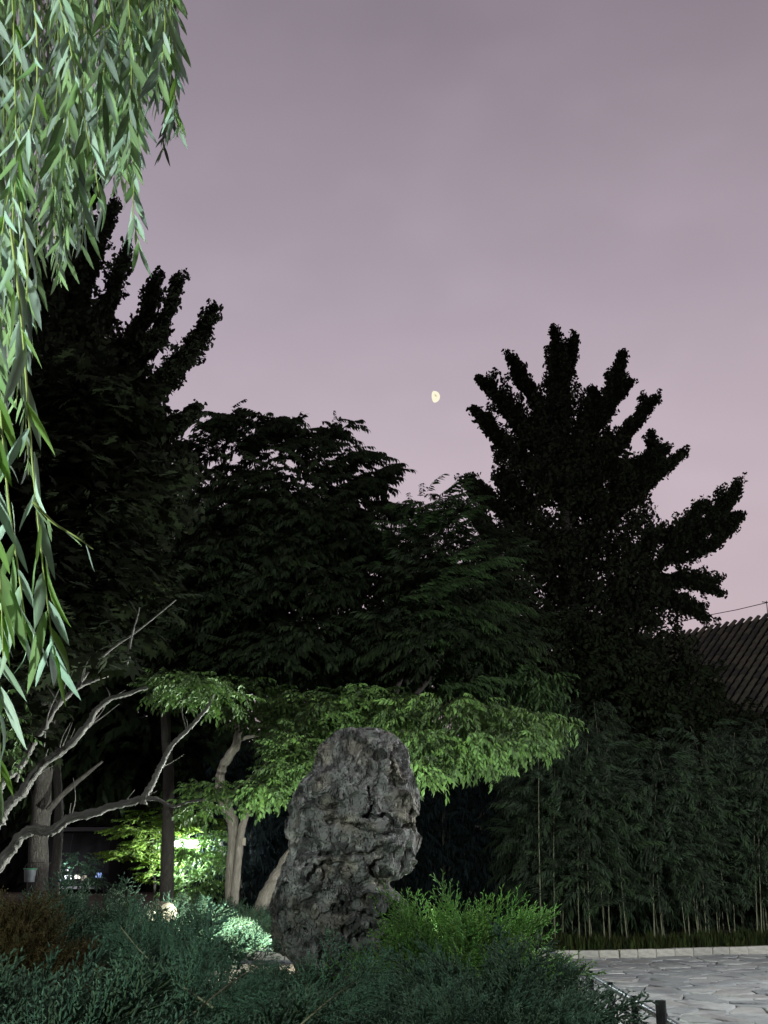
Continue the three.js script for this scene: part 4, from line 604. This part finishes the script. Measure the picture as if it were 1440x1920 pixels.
juniper('large blue-green juniper with arching sprays at the bottom left corner', 85, 1900, 4.3, .8, 0, 40, J, 701, { sc: 1.65, per: 4.2, lean: [.06, 0], top: 1755 });
juniper('blue-green juniper with feathery fans right of the corner one, below the slim trunk', 320, 1900, 5.0, .85, 0, 40, J, 702, { sc: 1.5, per: 4.6, lean: [-.12, 0], top: 1820, arms: [[[400, 1890, 4.1], [330, 1840, 4.2], [270, 1790, 4.35], [226, 1738, 4.5]], [[330, 1925, 3.9], [380, 1885, 3.9], [430, 1845, 4.0], [480, 1812, 4.1]]] });
juniper('low blue-green juniper at the bottom centre in front of the rock foot', 600, 1900, 4.6, .75, 0, 36, J, 703, { sc: 1.4, per: 5, top: 1855, arms: [[[560, 1925, 4.0], [600, 1890, 4.0], [640, 1858, 4.05], [684, 1832, 4.1]]] });
juniper('low dark juniper at the bottom edge between the rock and the metal rail', 840, 1900, 4.9, .5, 0, 32, J, 710, { sc: 1, per: 7, top: 1850 });
juniper('dark blue-green juniper filling the bottom right beside the metal rail', 905, 1900, 6.2, .40, 0, 46, J, 704, { sc: 1.5, per: 4, top: 1775, flat: .15 });
juniper('wide low blue-green juniper in front of the low rail, left of the rock', 462, 1850, 7.4, .5, 0, 40, J, 714, { sc: .8, per: 8, top: 1868 });
juniper('low blue-green juniper close against the left foot of the rock, the smaller of two there', 512, 1850, 8.3, .3, 0, 30, J, 716, { sc: .7, per: 8, top: 1850 });
juniper('low green juniper between the rock foot and the bright yellow-green one', 762, 1860, 7.0, .3, 0, 28, J, 715, { sc: .9, per: 7, top: 1800 });
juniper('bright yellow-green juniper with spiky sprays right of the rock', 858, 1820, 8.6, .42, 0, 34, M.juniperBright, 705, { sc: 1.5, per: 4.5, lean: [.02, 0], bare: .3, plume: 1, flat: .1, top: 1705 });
juniper('dark green juniper spilling over the rail at its far end', 1015, 1850, 7.9, .2, 0, 30, J, 709, { sc: .75, per: 7, lean: [.05, 0], top: 1790 });
juniper('grey-green juniper of upright fans left of the rock, behind the front row', 185, 1800, 8.2, .7, 0, 38, J, 706, { sc: 1.5, per: 5, lean: [.08, 0], top: 1670, flat: .15 });
juniper('grey-green juniper below the furrowed left trunk', 105, 1800, 7.6, .5, 0, 32, J, 711, { sc: 1.3, per: 5, top: 1665 });
juniper('brown dying juniper at the left edge', 8, 1790, 6.0, .36, 0, 46, M.juniperBrown, 708, { sc: .8, per: 12, top: 1672 });
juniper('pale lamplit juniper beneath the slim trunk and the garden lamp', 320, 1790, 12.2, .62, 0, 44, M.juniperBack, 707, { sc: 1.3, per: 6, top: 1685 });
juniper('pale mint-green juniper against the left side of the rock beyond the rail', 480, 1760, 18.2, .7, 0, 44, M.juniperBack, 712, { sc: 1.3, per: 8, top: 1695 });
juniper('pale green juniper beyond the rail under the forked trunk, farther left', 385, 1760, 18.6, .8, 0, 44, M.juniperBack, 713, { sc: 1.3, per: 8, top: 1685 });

// ------------------------------------------------------------------ low metal fence
{
  const f = thing('low_fence', 'low black metal rail fence edging the juniper bed', 'fence', V(FX, 0, FZ)), Hh = .43;
  const runs = [[V(-7.4, 0, FZ), V(FX, 0, FZ)], [V(FX, 0, FZ), V(FX, 0, -2.6)]];
  runs.forEach(([a, b], k) => {
    part('rail', bar(a.clone().setY(Hh), b.clone().setY(Hh), .045, .03), M.metal, f); part('rail_highlight', bar(a.clone().setY(Hh + .0175), b.clone().setY(Hh + .0175), .026, .009), M.railHighlight, f); part('rail', bar(a.clone().setY(Hh - .12), b.clone().setY(Hh - .12), .03, .022), M.metal, f);  // thin bright strip added on top, standing in for a lamp highlight
    const L = a.distanceTo(b), n = Math.round(L / .92);
    for (let i = k ? 0 : 0; i <= n; i++) { if (!k && i === n) continue; const p = a.clone().lerp(b, i / n); const g = [boxAt(.05, Hh + .07, .05, p.x, (Hh + .07) / 2 - .03, p.z, 0, .006)]; part('post', mergeGeometries(g), M.metal, f); }
  });
}
// a weathered stake by the rail, and a strappy plant outside it
{
  const p = P(1157, 1890, 7.6), m = new THREE.Mesh((() => { const g = new THREE.CylinderGeometry(.034, .038, .62, 12, 6), q = g.attributes.position; for (let i = 0; i < q.count; i++) { const n = 1 + .08 * noise3(q.getX(i) * 30, q.getY(i) * 4, q.getZ(i) * 30); q.setX(i, q.getX(i) * n); q.setZ(i, q.getZ(i) * n); } g.computeVertexNormals(); return g; })(), bark([.13, .14, .14])); m.name = 'wooden_stake'; m.castShadow = true;
  m.position.set(1.76, .3, p.z); scene.add(tag(m, 'short grey stake standing just inside the metal rail', 'stake'));
  const t = thing('strappy_plant', 'small dark plant with strap leaves poking out under the rail', 'plant', V(1.99, 0, -8.2)), r = rng(811), lg = new Geo();
  for (let i = 0; i < 15; i++) { const a = r() * 6.28, G = new Geo(); leaf(G, V(1.99 + .04 * Math.cos(a), 0, -8.2 + .04 * Math.sin(a)), V(Math.cos(a) * .55 + .2, 1, Math.sin(a) * .55).normalize(), V(Math.cos(a), -.3, Math.sin(a)).normalize(), .3 + .22 * r(), .022, { bend: -.45, secs: [.2, .4, .6, .8] }); part('leaf', G.build(), foliageMat([.03, .05, .03], .1), t); }
}

// ------------------------------------------------------------------ willow: trunk outside the picture on the left, strands hanging into it
{
  const t = thing('willow_tree', 'weeping willow strands of long pale leaves hanging down the left side', 'tree', V(-3.6, 0, -2.2)), r = rng(901);
  part('trunk', limb([V(-3.6, 0, -2.2), V(-3.5, 1.2, -2.2), V(-3.35, 2.6, -2.3), V(-3.0, 3.8, -2.4), V(-2.4, 4.6, -2.6)], [.24, .2, .17, .13, .08], { seg: 14, knots: .4, rough: .2 }), M.barkDark, t);
  const limbs = [limb([V(-2.6, 4.4, -2.5), V(-1.9, 4.75, -2.7), V(-1.2, 4.6, -2.9), V(-.7, 4.2, -3.0)], [.07, .045, .028, .01], { seg: 7 }), limb([V(-3.0, 3.8, -2.4), V(-2.2, 4.3, -2.0), V(-1.5, 4.25, -2.0), V(-1.05, 3.9, -2.1)], [.07, .045, .028, .01], { seg: 7 })];
  limbs.forEach((g) => part('limb', g, M.barkDark, t));
  const variants = []; for (let i = 0; i < 8; i++) { const G = new Geo(), q = rng(950 + i); leaf(G, V(0, 0, 0), V(0, -1, 0), V(0, 0, 1), 1, .135 + .035 * q(), { fold: .18 + .3 * q(), bend: (q() - .4) * .45, secs: [.06, .18, .36, .56, .76, .9], prof: (x) => Math.pow(Math.sin(Math.PI * Math.pow(x, .8)), .85), rib: 1.25, col: [.9 + .2 * q(), 1, .9] }); const g = G.build(), p = g.attributes.position, tw = (q() - .5) * 1.6; for (let k = 0; k < p.count; k++) { const a = tw * p.getY(k), x = p.getX(k), z = p.getZ(k) + .06 * Math.sin(p.getY(k) * 3 + i); p.setX(k, x * Math.cos(a) - z * Math.sin(a)); p.setZ(k, x * Math.sin(a) + z * Math.cos(a)); } g.computeVertexNormals(); variants.push(g); }
  const tones = [[.30, .43, .32], [.34, .47, .40], [.18, .32, .11], [.15, .30, .035], [.36, .48, .42]].map((c, i) => foliageMat(c, [.3, .22, .4, .55, .18][i], .8, .9));
  // strands: [[px,py]..., depth, leaf length m]
  const strands = [
    [[[20, 430], [40, 600], [60, 860], [78, 1040], [95, 1180], [104, 1240]], 2.05, .125], [[[-14, 520], [0, 760], [18, 960], [40, 1110], [52, 1220]], 2.1, .125], [[[-30, 700], [-16, 900], [0, 1080], [6, 1230]], 2.0, .13], [[[-40, 1000], [-20, 1200], [-4, 1330], [2, 1480]], 2.2, .12],
    [[[96, -60], [120, 30], [140, 130], [162, 240], [180, 330], [190, 395]], 2.3, .1], [[[60, -40], [70, 120], [62, 220], [26, 320], [4, 440], [-2, 520]], 2.2, .1], [[[20, -40], [28, 160], [30, 320], [24, 430], [40, 560], [38, 680]], 2.4, .1], [[[190, -60], [208, 30], [200, 70]], 2.4, .09],
    [[[310, -60], [322, 40], [330, 140], [326, 200], [338, 250]], 2.6, .1], [[[280, -60], [300, 30], [312, 90], [332, 120]], 2.6, .1], [[[255, -60], [262, 140], [258, 260], [250, 400], [262, 470]], 2.7, .1], [[[240, -60], [246, 120], [238, 250], [240, 360]], 2.7, .1],
    [[[150, -60], [155, 100], [150, 260], [130, 400], [105, 480]], 2.8, .1], [[[130, -60], [112, 120], [98, 300], [104, 450], [112, 520]], 2.9, .1], [[[40, 380], [52, 520], [40, 640], [30, 760]], 2.3, .11], [[[62, 940], [100, 980], [140, 1005], [175, 1030]], 2.05, .06],
  ];
  for (let i = 0; i < 50; i++) { const x = -40 + 375 * Math.pow(r(), .95), end = x < 60 ? 420 + 500 * r() : x < 160 ? 260 + 240 * r() : x < 250 ? 180 + 200 * r() : 40 + 150 * r(), d = 2.5 + 1.9 * r(), dr = (r() - .5) * 40; strands.push([[[x, -70], [x + dr * .4 + 8, end * .35], [x + dr, end * .7], [x + dr + (r() - .5) * 30, end]], d, .12 + .03 * r(), 1]); }
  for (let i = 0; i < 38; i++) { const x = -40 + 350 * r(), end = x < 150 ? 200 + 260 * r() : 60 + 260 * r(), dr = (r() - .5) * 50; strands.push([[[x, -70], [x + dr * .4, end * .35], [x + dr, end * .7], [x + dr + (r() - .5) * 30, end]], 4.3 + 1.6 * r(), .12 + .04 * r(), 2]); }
  const loose = []; let n = 0;
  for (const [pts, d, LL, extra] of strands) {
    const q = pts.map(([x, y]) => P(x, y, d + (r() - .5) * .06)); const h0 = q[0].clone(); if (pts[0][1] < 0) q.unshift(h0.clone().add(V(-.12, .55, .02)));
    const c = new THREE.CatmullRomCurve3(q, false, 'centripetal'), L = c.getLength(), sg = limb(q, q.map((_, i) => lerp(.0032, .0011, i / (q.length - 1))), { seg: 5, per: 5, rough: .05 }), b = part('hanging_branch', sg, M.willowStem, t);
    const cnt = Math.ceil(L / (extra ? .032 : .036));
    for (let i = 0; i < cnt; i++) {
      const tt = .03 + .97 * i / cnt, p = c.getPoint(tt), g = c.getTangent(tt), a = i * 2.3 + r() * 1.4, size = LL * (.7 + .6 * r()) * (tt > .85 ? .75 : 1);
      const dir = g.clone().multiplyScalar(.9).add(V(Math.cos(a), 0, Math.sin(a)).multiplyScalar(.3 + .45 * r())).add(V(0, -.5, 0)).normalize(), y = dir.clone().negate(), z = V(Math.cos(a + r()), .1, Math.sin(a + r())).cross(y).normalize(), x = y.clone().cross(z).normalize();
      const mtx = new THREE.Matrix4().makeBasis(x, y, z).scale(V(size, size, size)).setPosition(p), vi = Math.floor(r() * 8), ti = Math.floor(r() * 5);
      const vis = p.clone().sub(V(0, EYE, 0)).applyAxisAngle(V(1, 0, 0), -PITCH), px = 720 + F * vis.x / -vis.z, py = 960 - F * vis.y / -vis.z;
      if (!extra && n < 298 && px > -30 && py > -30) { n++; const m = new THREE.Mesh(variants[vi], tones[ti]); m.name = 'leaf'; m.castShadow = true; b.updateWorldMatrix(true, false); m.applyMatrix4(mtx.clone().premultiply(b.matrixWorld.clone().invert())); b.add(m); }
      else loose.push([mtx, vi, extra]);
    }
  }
  const v2 = variants[2];
  instanced('leaves', v2, tones[0], loose.map((x) => x[0]), loose.map((x) => { const v = x[2] === 2 ? .12 + .25 * r() : .35 + .95 * r(), pale = r() < .4 ? 1.25 : .65; return [v * (pale > 1 ? 1.15 : .95), v, v * pale]; }), t);  // rearmost strands tinted dark: shade inside the willow put into the leaf colour
}

// ------------------------------------------------------------------ small things on and by the trunks
{
  const p = P(56, 1640, 14.2), t = thing('hanging_pail', 'small pale pail with a green rim beside the furrowed left trunk', 'pail', V(p.x, p.y - .08, p.z));
  const g = new THREE.CylinderGeometry(.075, .06, .15, 18, 1, false); part('body', g.translate(0, .07, 0), std([.2, .22, .23], .5), t, false); const rim = new THREE.TorusGeometry(.076, .008, 8, 20); rim.rotateX(Math.PI / 2); rim.translate(0, .147, 0); part('rim', rim, std([.08, .3, .16], .5), t, false);
  const h = new THREE.TorusGeometry(.07, .004, 6, 14, Math.PI); h.translate(0, .15, 0); part('handle', h, M.iron, t, false);
  const hook = new THREE.CylinderGeometry(.004, .004, .16, 6); hook.rotateZ(Math.PI / 2); hook.translate(.08, .222, 0); part('hook', hook, M.iron, t, false);
  const q = P(457.5, 1578, 18.75), tg = new THREE.Mesh(boxAt(.055, .12, .008, 0, 0, 0, 0, .003), std([.42, .36, .27], .6)); tg.name = 'tree_tag'; tg.position.copy(q); tg.rotation.y = .2; scene.add(tag(tg, 'small pale tag fixed to the right stem of the forked trunk', 'tag'));
}

// ------------------------------------------------------------------ lamps
function light(name, L, parent, radius = 4) { const l = new THREE.PointLight(new THREE.Color(...L.color), L.cd); l.name = name; l.castShadow = true; l.shadow.radius = radius; parent.updateWorldMatrix(true, false); l.position.copy(parent.worldToLocal(L.at.clone())); parent.add(l); return l; }
function postLamp(label, L, h, glowMat = M.glow) {
  const t = thing('lamp_post', label, 'lamp', V(L.at.x, 0, L.at.z));
  part('post', new THREE.CylinderGeometry(.04, .055, L.at.y - .12, 14).translate(0, (L.at.y - .12) / 2, 0), M.iron, t, false); part('base', new THREE.CylinderGeometry(.09, .12, .18, 14).translate(0, .09, 0), M.iron, t, false);
  part('bulb', new THREE.SphereGeometry(.11, 20, 14).translate(0, L.at.y, 0), glowMat, t, false); part('cap', new THREE.LatheGeometry([[0, .2], [.06, .19], [.2, .13], [.22, .11], [.2, .115], [0, .15]].map(([x, y]) => new THREE.Vector2(x, y)), 24).translate(0, L.at.y, 0), M.iron, t, false);
  light('lamp_light', L, t); return t;
}
postLamp('park lamp post behind the camera lighting the willow', LAMPS.path);
postLamp('park lamp post on the plaza right of the picture', LAMPS.plaza);
{
  const L = LAMPS.garden, t = thing('garden_lamp', 'bright white garden lamp glowing behind the slim dark trunk', 'lamp', V(L.at.x, 0, L.at.z));
  part('post', new THREE.CylinderGeometry(.03, .04, L.at.y - .06, 12).translate(0, (L.at.y - .06) / 2, 0), M.iron, t, false);
  part('diffuser', new RoundedBoxGeometry(.5, .13, .3, 3, .05).translate(0, L.at.y, 0), new THREE.MeshStandardMaterial({ color: 0x222222, emissive: new THREE.Color(.92, 1, .97), emissiveIntensity: 7 }), t, false);
  part('hood', new RoundedBoxGeometry(.56, .04, .38, 2, .015).translate(0, L.at.y + .105, 0), M.iron, t, false);
  light('lamp_light', L, t, 5);
}
for (const [L, y, label] of [[LAMPS.flood, .8, 'small floodlight on the ground close behind the back of the rock']]) {
  const t = thing('garden_floodlight', label, 'floodlight', V(L.at.x, 0, L.at.z)); L.at.y = y;
  part('stake', new THREE.CylinderGeometry(.012, .016, y - .1, 8).translate(0, (y - .1) / 2, 0), M.iron, t, false);
  part('housing', new THREE.CylinderGeometry(.075, .06, .1, 16).translate(0, y - .09, 0), M.iron, t, false);
  part('reflector', new THREE.LatheGeometry([[.02, -.07], [.07, -.065], [.115, -.05], [.12, -.04], [.105, -.04]].map(([x, h]) => new THREE.Vector2(x, h)), 24).translate(0, y, 0), M.iron, t, false);
  part('lens', new THREE.SphereGeometry(.06, 16, 10).translate(0, y, 0), M.glow, t, false);
  light('flood_light', L, t, 3);
}
{
  // a lit kiosk far off on the left, seen between the trunks
  const c = P(150, 1600, 39), b = thing('park_kiosk', 'far lit kiosk between the left trunks', 'kiosk', V(c.x, 0, c.z)), s = mpp(39);
  part('wall', boxAt(2.2, 2.2, 1.6, -.1, 1.1, -.9, 0, .02), std([.008, .008, .009], 1), b, false); part('roof', boxAt(2.7, .12, 2.3, -.1, 2.3, -.7, 0, .03), std([.05, .05, .05], .9), b, false);
  part('counter', boxAt(1.5, .08, .4, -.1, .42, .1, 0, .01), std([.3, .3, .32], .6), b, false);
  const glow = (c, k) => new THREE.MeshStandardMaterial({ color: 0x111111, emissive: new THREE.Color(...c), emissiveIntensity: k });
  for (const [px, py, w, h, col, k] of [[128, 1645, 12, 6, [.85, .88, 1], 2.6], [145, 1644, 10, 6, [1, .95, .85], 2.2], [158, 1646, 8, 8, [.6, .55, .45], .7], [185, 1641, 10, 8, [.35, .5, 1], .9], [118, 1650, 8, 4, [.5, .6, .9], .8]]) { const q = P(px, py, 39); part('lit_window', boxAt(w * s, h * s, .03, q.x - c.x, q.y, .02, 0, .01), glow(col, k), b, false); }
  const L = { at: V(c.x - .2, P(140, 1632, 39).y, c.z + .7), cd: 1.6, color: [.9, .93, 1] }; part('bulb', new THREE.SphereGeometry(.05, 10, 8).translate(-.2, L.at.y, .7), glow([.9, .93, 1], 2), b, false); part('bracket', rod(V(-.2, L.at.y + .04, .7), V(-.2, 2.25, .3), .01, 6), M.iron, b, false); light('kiosk_light', L, b, 2);
}

renderer.render(scene, camera);
